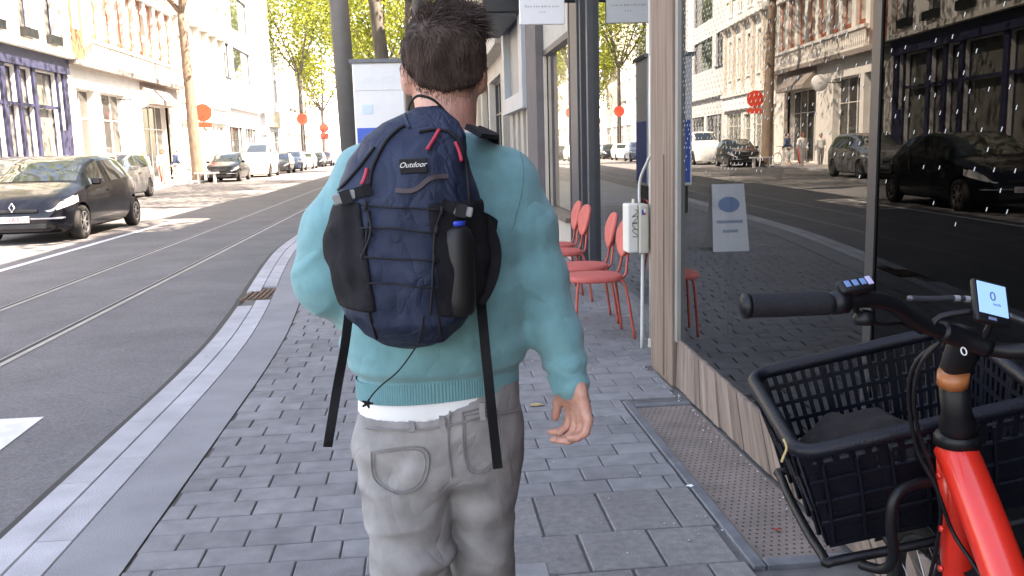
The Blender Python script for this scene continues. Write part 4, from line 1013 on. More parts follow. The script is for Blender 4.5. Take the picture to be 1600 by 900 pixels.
# ================================================================== the walker
KIT = dict(skin=mat('skin', (0.50, 0.225, 0.165), 0.5, 0.10, 24, 0.3, 160, sss=0.12, col2=(0.66, 0.36, 0.28)), teal=mat('teal_fleece', (0.15, 0.345, 0.37), 0.95, 0.07, 30, 0.3, 700, sheen=0.25, spec=.2, crease=(7, .30, .8)),
           denim=mat('grey_denim', (0.315, 0.30, 0.298), 0.9, 0.22, 14, 0.3, 900, spec=.2, crease=(7, .34, .7)), white=mat('cotton_white', (0.82, 0.82, 0.82), 0.85, 0.02), hair=mat('brown_hair', (0.078, 0.052, 0.043), 0.7, 0.4, 40, spec=.25, stretch=(1, 1, .4)), shoe=mat('shoe_white', (0.6, 0.6, 0.58), 0.6, 0.1))
man = empty('person', (.03, 1.80, 0), 'person in teal sweatshirt and grey jeans walking away with a navy backpack', 'person')
RS, RE, RWr = (.155, 1.80, 1.352), (.224, 1.785, 1.155), (.278, 1.71, .932)
LS, LE, LWr = (-.108, 1.80, 1.358), (-.198, 1.80, 1.165), (-.085, 2.00, 1.045)
HC = np.array([.049, 1.845, 1.591])
def hand(P, wr, kn, curl, side, spread):
    """palm and five fingers: wr wrist, kn direction to knuckles, curl direction of the bend, spread across the knuckles"""
    wr = np.array(wr, float); kn = np.array(kn, float); kn /= np.linalg.norm(kn); curl = np.array(curl, float); curl /= np.linalg.norm(curl); sp = np.array(spread, float); sp /= np.linalg.norm(sp)
    d = capsule(P, wr-kn*.03, wr, .020, .023)
    K = [wr+kn*.075+sp*(k*.0212)-kn*.004*abs(k-.3) for k in (-1.5, -.5, .5, 1.5)]
    for q in K: d = smin(d, capsule(P, wr+kn*.012+(q-wr-kn*.075)*.6, q,   .0150, .0110), .010)
    for q, l in zip(K, (.052, .064, .066, .056)):
        a = q+kn*l*.44+curl*l*.16; b_ = a+kn*l*.20+curl*l*.34; c = b_-kn*l*.02+curl*l*.32
        f = smin(capsule(P, q, a, .0100, .0092), capsule(P, a, b_, .0092, .0082), .003); f = smin(f, capsule(P, b_, c, .0082, .0070), .003)
        d = smin(d, f, .002)
    t0_ = wr+kn*.02+sp*.024*side; t1_ = t0_+kn*.028+sp*.024*side+curl*.012; t2_ = t1_+kn*.032+curl*.010
    th = smin(capsule(P, t0_, t1_, .015, .0115), capsule(P, t1_, t2_, .0112, .0088), .006)
    return smin(d, th, .010)
def body_f(P):
    skull = smin(ellip(P, HC+(0, 0, .005), (.073, .096, .096)), ellip(P, HC+(0, .035, -.055), (.058, .066, .066)), .03)
    nose = capsule(P, HC+(0, .098, .005), HC+(0, .112, -.022), .008, .013); brow = capsule(P, HC+(-.03, .088, .018), HC+(.03, .088, .018), .012, .012)
    lips = capsule(P, HC+(-.018, .092, -.055), HC+(.018, .092, -.055), .008, .008)
    h = smin(smin(skull, nose, .012), smin(brow, lips, .01), .015)
    for s in (-1, 1): h = np.maximum(h, -(np.linalg.norm(P-(HC+(s*.031, .098, .002)).astype(np.float32), axis=1)-.011))
    for s in (-1, 1):
        ear = smax(ellip(P, HC+(s*.074, -.012, -.030), (.014, .022, .034)), -ellip(P, HC+(s*.088, -.002, -.030), (.010, .012, .020)), .006)
        h = smin(h, ear, .008)
    d = smin(h, chain(P, [(.046, 1.795, 1.40), (.050, 1.822, 1.50), (.052, 1.835, 1.56)], [.064, .056, .056]), .025)
    d = smin(d, loft(P, [(.80, .012, 1.80, .13, .09), (.95, .012, 1.80, .125, .085), (1.2, .025, 1.80, .14, .09), (1.38, .032, 1.80, .13, .075), (1.42, .035, 1.80, .08, .05)]), .03)
    d = smin(d, chain(P, [(.035, 1.80, 1.36), RS, RE, RWr], [.04, .036, .026, .016]), .02)
    d = smin(d, chain(P, [(.035, 1.80, 1.36), LS, LE, LWr], [.04, .038, .028, .022]), .02)
    d = smin(d, chain(P, [(-.06, 1.80, .82), (-.055, 1.77, .46), (-.05, 1.62, .10)], [.075, .05, .038]), .03)
    d = smin(d, chain(P, [(.09, 1.81, .82), (.09, 1.90, .46), (.10, 1.95, .08)], [.07, .05, .038]), .03)
    rw = np.array(RWr)+(.002, -.003, .022)
    d = smin(d, hand(P, rw, (.10, -.18, -1), (-1, .25, -.05), 1, (-.42, .9, .0)), .012)
    d = smin(d, hand(P, LWr, (.55, .8, -.25), (.6, -.2, -.6), 1, (-.3, .4, .8)), .012)
    return d
body = soft('body', body_f, (-.30, 1.55, .03), (.36, 2.16, 1.74), .0049, KIT['skin'], man, 1)
for s in (-1, 1): MB().lathe([(.001, -.0095), (.006, -.007), (.0095, 0), (.006, .007), (.001, .0095)], HC+(s*.031, .094, .002), 'y', 12).build('eye', KIT['white'], man, True)

def sweater_f(P, wr=True):
    X, Y, Z = P[:, 0], P[:, 1], P[:, 2]
    hem = .938+.055*(X-.012)
    T = [(.90, .012, 1.795, .163, .118), (.978, .012, 1.795, .165, .121), (.994, .012, 1.795, .182, .134), (1.03, .013, 1.795, .188, .138), (1.10, .018, 1.797, .184, .130), (1.20, .024, 1.80, .182, .125), (1.30, .030, 1.80, .178, .118), (1.37, .034, 1.80, .150, .098), (1.43, .038, 1.80, .085, .078), (1.452, .042, 1.80, .066, .066)]
    d = loft(P, T, 2.2)
    sl = 1-.9*np.clip((1.0-Z)/.03, 0, 1)
    arm_r = chain(P, [(.075, 1.80, 1.400), RS, ((RS[0]+RE[0])/2+.012, 1.79, (RS[2]+RE[2])/2), RE, ((RE[0]+RWr[0])/2+.004, 1.755, (RE[2]+RWr[2])/2), tuple(np.array(RWr)+(-.002, .004, .02))], [.060, .066, .060, .056, .050, .0365])
    arm_l = chain(P, [(.00, 1.80, 1.405), LS, ((LS[0]+LE[0])/2-.024, 1.80, (LS[2]+LE[2])/2), LE, ((LE[0]+LWr[0])/2-.01, 1.90, (LE[2]+LWr[2])/2-.012), tuple(np.array(LWr)*.9+np.array(LE)*.1)], [.060, .070, .068, .064, .054, .036])
    if wr:
        # gathered folds along the sleeves
        tz = (RS[2]-Z); rg = (1-np.abs(np.sin(24*Z+20*X-9*Y+1.6*vnoise(P, (8, 8, 8)))))**3; arm_r = arm_r-.0075*rg*np.exp(-((Z-1.15)/.14)**2)*(.6+.6*vnoise(P, (12, 12, 12)))
        arm_r = arm_r+.0036*np.sin(120*Z-28*X)*np.exp(-((Z-.99)/.035)**2)
        rg = (1-np.abs(np.sin(24*Z-22*X-9*Y+1.6*vnoise(P, (8, 8, 8)))))**3; arm_l = arm_l-.0075*rg*np.exp(-((Z-1.18)/.14)**2)*(.6+.6*vnoise(P, (12, 12, 12)))
        d = d+.0055*vnoise(P, (11, 11, 26))*np.clip((Z-.985)/.03, 0, 1)+.003*np.sin(40*(Z+.5*X)+3*vnoise(P, (9, 9, 9)))*np.exp(-((Z-1.08)/.07)**2)
    d = smin(d, arm_r, .026); d = smin(d, arm_l, .026)
    if wr:
        kk = np.clip((Z-.96)/.12, .25, 1); d = d+kk*(.0022*vnoise(P, (28, 28, 36))+.0042*vnoise(P+3.3, (9, 9, 15)))
        rib = np.exp(-((Z-(hem+.042))/.004)**2)*(np.abs(X-.012) < .2)*(Z < 1.0); d = d+.0028*rib
    d = np.maximum(d, np.where(np.abs(X-.012) < .205, hem-Z, -1)*(Z < 1.0)+np.where(Z >= 1.0, -1, 0))
    d = np.maximum(d, Z-1.449); d = np.maximum(d, -(np.linalg.norm(P[:, :2]-np.array([.046, 1.802], np.float32), axis=1)-.060+.4*np.clip(1.40-Z, 0, 1)))
    return d
def line_on(fn, pts, n=6):
    out = [fn(*p) for p in smooth_path([(a, b, 0) for a, b in pts], n) for p in [(p[0], p[1])]]
    return [p for p in out if p is not None]
soft('sweatshirt', sweater_f, (-.33, 1.60, .90), (.36, 2.10, 1.47), .0055, KIT['teal'], man, 1)
rib_m = mat('teal_rib', (0.135, 0.315, 0.34), 0.95, 0.07, 30, 0.3, 700, sheen=0.25, spec=.2)
def rib_ring(name, fn, nth, rows, ribs):
    G = np.array([[fn(2*math.pi*i/nth, k/(rows-1), .0006*math.sin(ribs*2*math.pi*i/nth)) for k in range(rows)] for i in range(nth+1)]); MB().grid(G).build(name, rib_m, man, True)
def hem_fn(t, k, r):
    c, s_ = math.cos(t), math.sin(t); e = 2/2.2; x = .012+(.1660+r)*math.copysign(abs(c)**e, c); yv = 1.795+(.1222+r)*math.copysign(abs(s_)**e, s_)
    h0 = .937+.055*(x-.012); return (x, yv, h0+(.040)*k)
rib_ring('hem_rib', hem_fn, 1100, 4, 190)
ca = np.array(RWr)+(-.002, .004, .006); cb = ca+(np.array(RE)-np.array(RWr))*.17; cax = (cb-ca)/np.linalg.norm(cb-ca); cu_ = np.cross(cax, (0, 1, 0)); cu_ /= np.linalg.norm(cu_); cv_ = np.cross(cax, cu_)
rib_ring('cuff_rib', lambda t, k, r: tuple(ca+(cb-ca)*k+(cu_*math.cos(t)+cv_*math.sin(t))*(.0368+.003*k+r)), 400, 4, 60)
seam_t = mat('teal_seam', (0.10, 0.24, 0.26), 0.95, 0.07)
for pts in ([(797, 208), (816, 250), (815, 300), (800, 360)],):
    P = [march(sweater_f, a, c) for a, c in pts]; P = line_on(lambda a, c: march(sweater_f, a, c), pts, 8); MB().tube(P, .0013, 5).build('armhole_seam', seam_t, man)
MB().tube([(.046+.061*math.cos(a), 1.804+.060*math.sin(a), 1.452+.006*math.sin(a)) for a in np.linspace(0, 6.283, 33)[:-1]], .006, 8, closed=True).build('tshirt_collar', KIT['white'], man, True)
def tee_f(P):
    Z = P[:, 2]; d = loft(P, [(.85, .012, 1.795, .168, .124), (.99, .012, 1.795, .158, .114)], 2.2)+.003*vnoise(P, (22, 22, 8))
    lo = .897+.10*np.clip(P[:, 0]+.02, 0, 1); return np.maximum(d, np.maximum(lo-Z, Z-.975))
soft('tshirt_hem', tee_f, (-.20, 1.63, .88), (.22, 1.95, 1.0), .006, KIT['white'], man, 1)

def jeans_f(P, wr=True):
    X, Y, Z = P[:, 0], P[:, 1], P[:, 2]
    d = loft(P, [(.66, .012, 1.805, .135, .080), (.74, .012, 1.803, .150, .105), (.80, .012, 1.80, .160, .120), (.86, .012, 1.80, .166, .126), (.93, .012, 1.795, .164, .121), (1.0, .012, 1.795, .160, .118)], 2.3)
    ll = chain(P, [(-.064, 1.795, .82), (-.062, 1.787, .71), (-.058, 1.783, .60), (-.052, 1.76, .46), (-.048, 1.65, .14), (-.047, 1.635, .07)], [.092, .092, .085, .079, .078, .080])
    rl = chain(P, [(.094, 1.805, .82), (.093, 1.81, .71), (.092, 1.835, .60), (.092, 1.89, .46), (.10, 1.945, .12), (.10, 1.95, .05)], [.086, .082, .074, .070, .076, .078])
    if wr:
        ll = ll+.0085*np.sin(52*Z+22*X+3.5*vnoise(P, (9, 9, 9)))*np.exp(-((Z-.58)/.14)**2)*(.6+.8*vnoise(P, (12, 12, 12)))+.006*np.sin(60*Z)*np.exp(-((Z-.12)/.08)**2)
        rl = rl+.0060*np.sin(34*X+12*Z+2*vnoise(P, (8, 8, 8)))*np.exp(-((Z-.60)/.16)**2)+.006*np.sin(60*Z)*np.exp(-((Z-.12)/.08)**2)
        d = d+.0065*np.sin(46*Z-30*X+3*vnoise(P, (9, 9, 9)))*np.exp(-((Z-.79)/.06)**2)*np.clip(.02-X, 0, .1)*10
    cut = .735+.0*X
    d = smax(d, (cut+.005-Z).astype(np.float32), .05)
    d = smin(d, smin(ll, rl, .006), .045)
    # cleft between the legs and below the seat
    d = smax(d, -(capsule(P, (.026, 1.62, .60), (.024, 1.658, .80), .008, .002)+.0), .022)
    d = smax(d, -capsule(P, (.022, 1.66, .25), (.022, 1.665, .745), .026, .006), .012)
    if wr:
        wv = 1.5*vnoise(P, (9, 9, 9)); cr1 = np.abs(np.sin(34*(Z*.9-.55*X)+wv)); cr2 = np.abs(np.sin(30*(Z*.75+.7*X)+1.3*wv+1))
        d = d-.0055*(1-cr1)**2*np.clip(.03-X, 0, .03)/.03*np.exp(-((Z-.66)/.16)**2)-.0045*(1-cr2)**2*np.clip(X+.01, 0, .03)/.03*np.exp(-((Z-.60)/.14)**2)
    if wr: d = d+.0045*vnoise(P, (13, 13, 17))+.0008*vnoise(P, (45, 45, 40))
    top = .902+.50*np.clip(X-.0, 0, .12)
    d = np.maximum(d, Z-top)
    return np.maximum(d, .045-Z)
jeans = soft('jeans', jeans_f, (-.20, 1.54, .03), (.24, 2.06, .96), .0062, KIT['denim'], man, 1)
den2 = mat('denim_seam', (0.23, 0.215, 0.215), 0.9, 0.2, 30)
def on_jeans(px, py, off=.003):
    p = march(jeans_f, px, py); return p if p is None else p-np.array([0, off, 0])
for nm, pts in (('back_pocket', [(580, 705), (662, 700), (664, 748), (628, 772), (586, 750)]), ('back_pocket', [(722, 644), (776, 640), (782, 700), (756, 738), (728, 728)])):
    P = line_on(on_jeans, pts+[pts[0]], 7); MB().tube(P, .0017, 5).build(nm, den2, man)
    cxp = sum(p[0] for p in pts)/len(pts); cyp = sum(p[1] for p in pts)/len(pts); P2 = line_on(on_jeans, [(cxp+(a-cxp)*.88, cyp+(c-cyp)*.88) for a, c in pts+[pts[0]]], 7); MB().tube(P2, .0009, 4).build('pocket_stitching', den2, man)
for pts in ([(703, 640), (700, 690), (706, 745)], [(572, 668), (640, 672), (700, 664), (760, 650), (812, 640)]):
    P = line_on(on_jeans, pts, 8); MB().tube(P, .0022, 5).build('seam', den2, man)
for px0 in (642, 690, 752):
    P = line_on(on_jeans, [(px0, 648 if px0 < 700 else 628), (px0+2, 672 if px0 < 700 else 655)], 3)
    if len(P) > 1: MB().ribbon([p-np.array([0, .003, 0]) for p in P], .011, .004, (1, 0, 0)).build('belt_loop', KIT['denim'], man)
for x_, y_, yaw_, pit in ((-.047, 1.66, .08, .5), (.10, 1.99, -.05, 0)):
    def shoe_f(P, x_=x_, y_=y_):
        a = ellip(P, (x_, y_+.03, .055), (.048, .13, .05)); b_ = ellip(P, (x_, y_-.03, .07), (.042, .07, .06))
        return np.maximum(smin(a, b_, .03), .006-P[:, 2])
    soft('shoe', shoe_f, (x_-.07, y_-.13, 0), (x_+.07, y_+.2, .16), .009, KIT['shoe'], man, 1)
# hair
def hair_f(P):
    q = P-HC.astype(np.float32); X, Y, Z = q[:, 0], q[:, 1], q[:, 2]
    d = ellip(P, HC+(0.002, -.010, .012), (.0795, .106, .086))
    nape = ellip(P, HC+(.004, -.045, -.048), (.056, .050, .046)); d = smin(d, nape, .03)
    top = ellip(P, HC+(.010, .010, .060), (.060, .080, .036)); d = smin(d, top, .03)
    d = d+.0045*vnoise(P, (38, 38, 22))+.003*vnoise(P, (70, 70, 34))
    face = np.minimum(Y-.035, .055-Z); d = np.maximum(d, np.where(face > 0, face, -1)*1.0)
    low = (-.066+.95*np.clip(Y+.055, 0, 1)+.30*np.abs(X))-Z
    return smax(d, low.astype(np.float32), .012)
hair = soft('hair', hair_f, HC-(.13, .15, .14), HC+(.13, .15, .15), .0052, KIT['hair'], man, 1)
hv = np.array([tuple(v.co) for v in hair.data.vertices])+np.array(wloc(man)); hn = np.array([tuple(v.normal) for v in hair.data.vertices])
b = MB(); rs = np.random.default_rng(4)
pick = rs.choice(len(hv), 8500)
for i in pick:
    p, n_ = hv[i], hn[i]; q = p-HC
    if q[2] < -.055 and rs.random() < .7: continue
    t = np.clip((q[2]-.02)/.07, 0, 1)
    flow = np.array([.10+.25*rs.normal()*.5, .1, -1.0])*(1-t)+np.array([.55+.4*rs.normal(), .35+.5*rs.normal(), .55])*t+.14*rs.normal(size=3)
    flow = flow-n_*flow.dot(n_)*(.9 if t < .5 else .45); flow /= np.linalg.norm(flow)+1e-6
    l = (.010+.012*rs.random())*(1-t)+(.022+.022*rs.random()+(.018 if rs.random() < .12 else 0))*t
    if q[2] < -.03: l *= .5
    r0 = .0005+.0005*rs.random()
    a1 = p-n_*.003; a2 = p+flow*l*.5+n_*(.0025+.006*t); a3 = p+flow*l+n_*(.001+.009*t*rs.random())
    b.tube([a1, a2, a3], [r0, r0*.9, r0*.15], 3, cap=False)
bv_ = np.array([tuple(v.co) for v in body.data.vertices])+np.array(wloc(man)); bn_ = np.array([tuple(v.normal) for v in body.data.vertices])
qb = bv_-HC; hd_ = hair_f(bv_.astype(np.float32)); near = np.where((hd_ > 0) & (hd_ < .020) & (qb[:, 1] < .02) & (qb[:, 2] < .0) & (np.abs(qb[:, 0]) < .085))[0]
for i in rs.choice(near, 1300):
    if rs.random() < hd_[i]/.020: continue
    p, n_ = bv_[i], bn_[i]; fl_ = np.array([.15*rs.normal(), -.1, -1.0]); fl_ -= n_*fl_.dot(n_); l = .004+.006*rs.random()
    b.tube([p-n_*.001, p+fl_*l*.6+n_*.0012, p+fl_*l+n_*.001], [.0004, .0003, .0001], 3, cap=False)
b.build('hair_strands', KIT['hair'], man, True)

# ================================================================== backpack
navy = mat('pack_navy', (0.016, 0.026, 0.058), 0.6, 0.2, 14, 0.35, 500, spec=.35, crease=(14, .45, .6)); packdark = mat('pack_black', (0.007, 0.007, 0.010), 0.75, 0.2, 20, 0.3, 600)
mesh_m = mat('pack_mesh', (0.014, 0.013, 0.018), 0.85, 0.2, 60, 0.6, 900, spec=.25, crease=(12, .3, .6)); pull_m = mat('pull_red', (0.45, 0.03, 0.06), 0.6, 0.1)
buckle_m = mat('buckle_grey', (0.22, 0.23, 0.24), 0.35, 0.08); strap_m = mat('webbing', (0.010, 0.010, 0.012), 0.8, 0.15, 60, 0.4, 900, spec=.25)
rowsp = [(547, 612, 668, .045), (535, 585, 702, .070), (515, 560, 728, .086), (490, 540, 746, .094), (450, 519, 762, .098), (400, 511, 770, .100), (350, 510, 768, .098), (300, 513, 756, .092), (250, 527, 748, .084), (215, 550, 742, .070), (190, 585, 730, .055), (172, 625, 712, .038), (164, 640, 700, .025)]
T = []
for py, xa_, xb_, ry in rowsp:
    xa_ += 9; xb_ -= 13
    a = atY(xa_, py, 1.60); c = atY(xb_, py, 1.60); T.append((a[2]*.5+c[2]*.5, (a[0]+c[0])/2, 1.705-ry-.004, (c[0]-a[0])/2, ry))
PT = np.array(T); zt, zb_ = PT[-1, 0], PT[0, 0]
fcx = atY(640, 400, 1.53)[0]
def pack_f(P, wr=True):
    d = loft(P, PT, 2.5)
    zc = [atY(640, q, 1.52)[2] for q in (533, 505, 420, 300, 245, 215)]
    d2 = loft(P, [(zc[0], fcx, 1.545, .050, .022), (zc[1], fcx, 1.535, .078, .050), (zc[2], fcx, 1.535, .088, .058), (zc[3], fcx+.008, 1.545, .076, .050), (zc[4], fcx+.014, 1.565, .062, .040), (zc[5], fcx+.016, 1.60, .045, .025)], 2.4)
    d = smin(d, d2, .016)
    if wr:
        Xx, Zz = P[:, 0], P[:, 2]
        d = d+.0075*vnoise(P, (15, 15, 15))+.0028*vnoise(P, (38, 38, 38))+.003*np.sin(55*(Zz-.6*Xx)+2.5*vnoise(P, (10, 10, 10)))*np.exp(-((Zz-zb_-.06)/.06)**2)
        d = d+.003*np.sin(90*Xx+4*vnoise(P, (12, 12, 12)))*np.exp(-((Zz-1.26)/.12)**2)*.7
    return d
pk = empty('backpack', (.0, 1.6, zb_), 'navy backpack with black side pockets and red zip pulls on the person', 'backpack')
LO = np.array([-.22, 1.44, zb_-.03]); HI = np.array([.20, 1.74, zt+.03])
soft('main_body', pack_f, LO, HI, .0052, navy, pk, 1)
def on_pack(px, py, off=.004):
    p = march(pack_f, px, py, 1.2, 2.0)
    return p if p is None else p-np.array([0, off, 0])
# side pockets: dark mesh skin over the lower sides
zl0, zl1 = atY(540, 478, 1.58)[2], atY(540, 312, 1.58)[2]
xl = atY(583, 400, 1.55)[0]; xr = atY(676, 400, 1.52)[0]
def pocket_l(P): return smax(pack_f(P)-.0055, np.maximum(np.maximum(P[:, 0]-(xl-.35*(P[:, 2]-1.2)*.3), zl0-P[:, 2]), P[:, 2]-(zl1+.10*(P[:, 0]-xl))), .006)
def pocket_r(P): return smax(pack_f(P)-.0055, np.maximum(np.maximum(xr+.02*np.sin(20*(P[:, 2]-1.1))*.3-P[:, 0], zl0-.012-P[:, 2]), P[:, 2]-(zl1-.005)), .006)
soft('side_pocket', pocket_l, LO-.01, HI+.01, .0058, mesh_m, pk, 1); soft('side_pocket', pocket_r, LO-.01, HI+.01, .0058, mesh_m, pk, 1)
def cordline(name, pts, r, mm, off=.005, n=6, parent=pk):
    P = line_on(lambda a, c: on_pack(a, c, off), pts, n)
    if len(P) > 1: return MB().tube(P, r, 6).build(name, mm, parent, True)
for k, yv in enumerate((322, 358, 402, 444)):
    cordline('elastic_cord', [(566-k*5, yv-2), (612, yv+2*(-1)**k), (650, yv+3), (684+k, yv+6)], .0016, packdark, .006)
cordline('elastic_cord', [(572, 322), (580, 360), (566, 402), (558, 444), (556, 475)], .0022, packdark, .006); cordline('elastic_cord', [(690, 330), (680, 360), (677, 402), (675, 450), (672, 490)], .0022, packdark, .006)
for yv, xv in ((322, 572), (360, 580), (402, 566), (444, 558), (330, 690), (360, 682), (405, 678)):
    p = on_pack(xv, yv, .004)
    if p is not None: MB().tube([p+(0, -.001, .008), p+(0, -.006, 0), p+(0, -.001, -.008)], .003, 6).build('cord_loop', packdark, pk, True)
# zips, seams, piping
cordline('zip', [(577, 290), (582, 262), (600, 225), (618, 205), (632, 196)], .0034, packdark, .003); cordline('zip', [(700, 205), (718, 222), (728, 258), (732, 300), (734, 325)], .0034, packdark, .003)
cordline('zip', [(585, 230), (560, 262), (540, 285), (520, 305)], .0028, packdark, .003); cordline('zip', [(655, 206), (680, 202), (700, 205)], .003, packdark, .003)
cordline('seam', [(590, 535), (575, 480), (570, 400), (578, 330)], .0022, packdark, .002); cordline('seam', [(690, 530), (682, 480), (674, 420)], .0022, packdark, .002)
cordline('seam', [(640, 200), (632, 175), (640, 160)], .003, navy, .002)
def surf_ribbon(name, pts, w, mm, off=.006, n=6, th=.003):
    P = line_on(lambda a, c: on_pack(a, c, off), pts, n)
    sd = []
    for i in range(len(P)):
        t = Vector(P[min(i+1, len(P)-1)]-P[max(i-1, 0)]); s = t.cross(Vector((0, -1, .1))); sd.append(tuple(s))
    return MB().ribbon(P, w, th, sd).build(name, mm, pk)
surf_ribbon('wavy_piping', [(618, 297), (640, 298), (655, 292), (668, 281), (682, 276), (700, 275)], .0075, mat('piping_plum', (0.075, 0.052, 0.06), 0.6, 0.1), .004, 5)
# logo patch
pc = on_pack(646, 259, .007); pl_ = on_pack(628, 260, .007); prr = on_pack(664, 258, .007)
Mx = frame(pc, Vector(prr-pl_), (0, -.12, 1))
q = MB()
q.bbox(-.0235, .0235, -.0125, .0125, -.002, .002, .0015, Mx); q.build('logo_patch', packdark, pk)
o = text('logo_script', 'Outdoor', .0125, Mx @ Matrix.Translation((-.001, .002, .0028)), KIT['white'], pk, .0004, shear=.45)
# zip pulls
for pts in ([(686, 203), (678, 217), (668, 233)], [(711, 222), (717, 236), (721, 252)], [(574, 263), (571, 276), (566, 288)]):
    P = line_on(lambda a, c: on_pack(a, c, .010), pts, 4); MB().tube(P, .0034, 6).build('zip_pull', pull_m, pk, True)
# buckles with webbing
for c_, ang in (((541, 307), -.28), ((719, 328), .22)):
    p = on_pack(*c_, .012); Mx = frame(p, (math.cos(ang), -.05, -math.sin(ang)), (math.sin(ang), 0, math.cos(ang)))
    q = MB(); q.bbox(-.022, -.001, -.0095, .0095, -.005, .005, .003, Mx); q.bbox(.001, .021, -.0085, .0085, -.004, .004, .003, Mx); bk = q.build('buckle', buckle_m, pk)
    MB().box(-.008, .010, -.011, .011, -.003, .0062, Mx).build('buckle_tongue', packdark, bk)
surf_ribbon('compression_strap', [(508, 318), (520, 313), (535, 308)], .020, strap_m, .009, 3); surf_ribbon('compression_strap', [(552, 303), (568, 298), (580, 294)], .018, strap_m, .008, 3)
surf_ribbon('compression_strap', [(690, 316), (700, 321), (710, 326)], .018, strap_m, .010, 3)
MB().ribbon(smooth_path([on_pack(733, 332, .010), atY(752, 338, 1.57), atY(768, 346, 1.62), atY(776, 352, 1.68)], 4), .018, .003, (.15, 0, 1)).build('compression_strap', strap_m, pk)
# hanging straps
MB().ribbon(smooth_path([atY(545, 492, 1.60), atY(538, 545, 1.575), atY(528, 600, 1.57), atY(519, 655, 1.575), atY(512, 698, 1.58)], 5), .0165, .003, [(1, .15+.45*math.sin(k*.33), 0) for k in range(21)]).build('loose_strap', strap_m, pk)
MB().ribbon(smooth_path([atY(750, 452, 1.60), atY(756, 520, 1.575), atY(763, 590, 1.57), atY(770, 660, 1.575), atY(778, 732, 1.58)], 5), .0180, .003, [(1, -.1-.4*math.sin(k*.3), 0) for k in range(21)]).build('loose_strap', strap_m, pk)
# shoulder straps over the front
for sx, cx_ in ((1, .045), (-1, .045)):
    P = smooth_path([(cx_+sx*.050, 1.685, zt-.045), (cx_+sx*.076, 1.725, 1.447), (cx_+sx*.088, 1.80, 1.446), (cx_+sx*.090, 1.88, 1.395), (cx_+sx*.095, 1.932, 1.30), (cx_+sx*.12-.015, 1.925, 1.18), (cx_+sx*.125-.015, 1.86, 1.10), (cx_+sx*.110-.018, 1.80, 1.095)], 6)
    MB().ribbon(P, .040, .010, (1, .1*sx, -.45*sx)).build('shoulder_strap', packdark, pk)
MB().ribbon(smooth_path([atY(758, 342, 1.60), atY(773, 385, 1.60), atY(772, 420, 1.59), atY(762, 450, 1.575), atY(748, 474, 1.565)], 5), .022, .005, (1, -.3, .2)).build('hip_webbing', strap_m, pk)
# haul loop
MB().tube(smooth_path([atY(640, 184, 1.66), atY(639, 166, 1.655), atY(652, 150, 1.65), atY(675, 155, 1.65), atY(692, 170, 1.655), atY(702, 184, 1.66)], 6), .0048, 8, flat=.5).build('haul_loop', packdark, pk, True)
# drawcord and toggle
MB().tube(smooth_path([on_pack(662, 492, .006), on_pack(656, 525, .008), atY(646, 548, 1.545), atY(622, 580, 1.60), atY(596, 602, 1.635), atY(581, 618, 1.645), atY(574, 630, 1.648)], 6), .0016, 6).build('drawcord', packdark, pk, True)
tp = atY(574, 630, 1.645); tg = MB()
for a in np.arange(0, 6.28, 1.25): tg.tube([tp, tp+(math.cos(a)*.011, -.004, math.sin(a)*.009)], [.004, .0018], 5)
tg.build('cord_toggle', packdark, pk)
# bottle in the right side pocket
zb0, zb1 = atY(714, 490, 1.53)[2], atY(714, 344, 1.53)[2]; bc = march(pack_f, 713, 420, 1.2, 2.0); bcx, bcy = bc[0], bc[1]+.020
bt = empty('water_bottle', (bcx, bcy, zb0), 'dark bottle with a blue cap ring in the right backpack pocket', 'bottle')
MB().lathe([(.004, 0), (.026, .001), (.0315, .008), (.033, .03), (.033, (zb1-zb0)*.80), (.028, (zb1-zb0)*.90), (.019, (zb1-zb0)*.95)], (bcx, bcy, zb0), 'z', 24).build('flask', mat('bottle_black', (0.010, 0.0095, 0.010), 0.5, 0.1), bt, True)
MB().lathe([(.0195, (zb1-zb0)*.95), (.020, (zb1-zb0)*1.0), (.014, (zb1-zb0)*1.005)], (bcx, bcy, zb0), 'z', 20).build('cap_ring', mat('cap_blue', (0.03, 0.09, 0.65), 0.3, 0.05), bt, True)
MB().lathe([(.014, (zb1-zb0)*1.005), (.014, (zb1-zb0)*1.06), (.010, (zb1-zb0)*1.08)], (bcx, bcy, zb0), 'z', 16).build('cap', packdark, bt, True)
# ================================================================== red electric bicycle with crate
fred = mat('bike_red', (0.78, 0.03, 0.016), 0.3, 0.06, 14, 0.03, 300, coat=0.5); bblk = mat('bike_black', (0.006, 0.006, 0.008), 0.45, 0.15, 10, spec=.35); rub = mat('grip_rubber', (0.010, 0.010, 0.014), 0.7, 0.15, 40, 0.4, 500)
crate_m = mat('crate_plastic', (0.0045, 0.0055, 0.011), 0.42, 0.25, 12, 0.2, 200, spec=.35); steel_m = mat('bike_steel', (0.35, 0.35, 0.36), 0.3, 0.05, metal=0.9)
u = np.array([.96453655, -.14056807, .22340515]); v = np.array([.10105957, .97857069, .17940561]); w = np.array([-.24383643, -.15046604, .95807294])
oc = np.array([0, 0, EYE])+(np.array([.74903, 1.70814, .77898])-[0, 0, EYE])*.88
CW, CD, CH, CT = .44, .332, .235, .032
vh = np.array([v[0], v[1], 0.]); vh /= np.linalg.norm(vh); wl = np.cross(u, vh); wl /= np.linalg.norm(wl); uh = np.cross(vh, wl)
bike = empty('red_bicycle', (.93, 1.3, 0), 'red electric bicycle with black front crate and lit display, at right edge', 'bicycle')
def cr(a, b_, c): return oc+u*a+v*b_+w*c           # crate frame: across, forward, up (rim at 0)
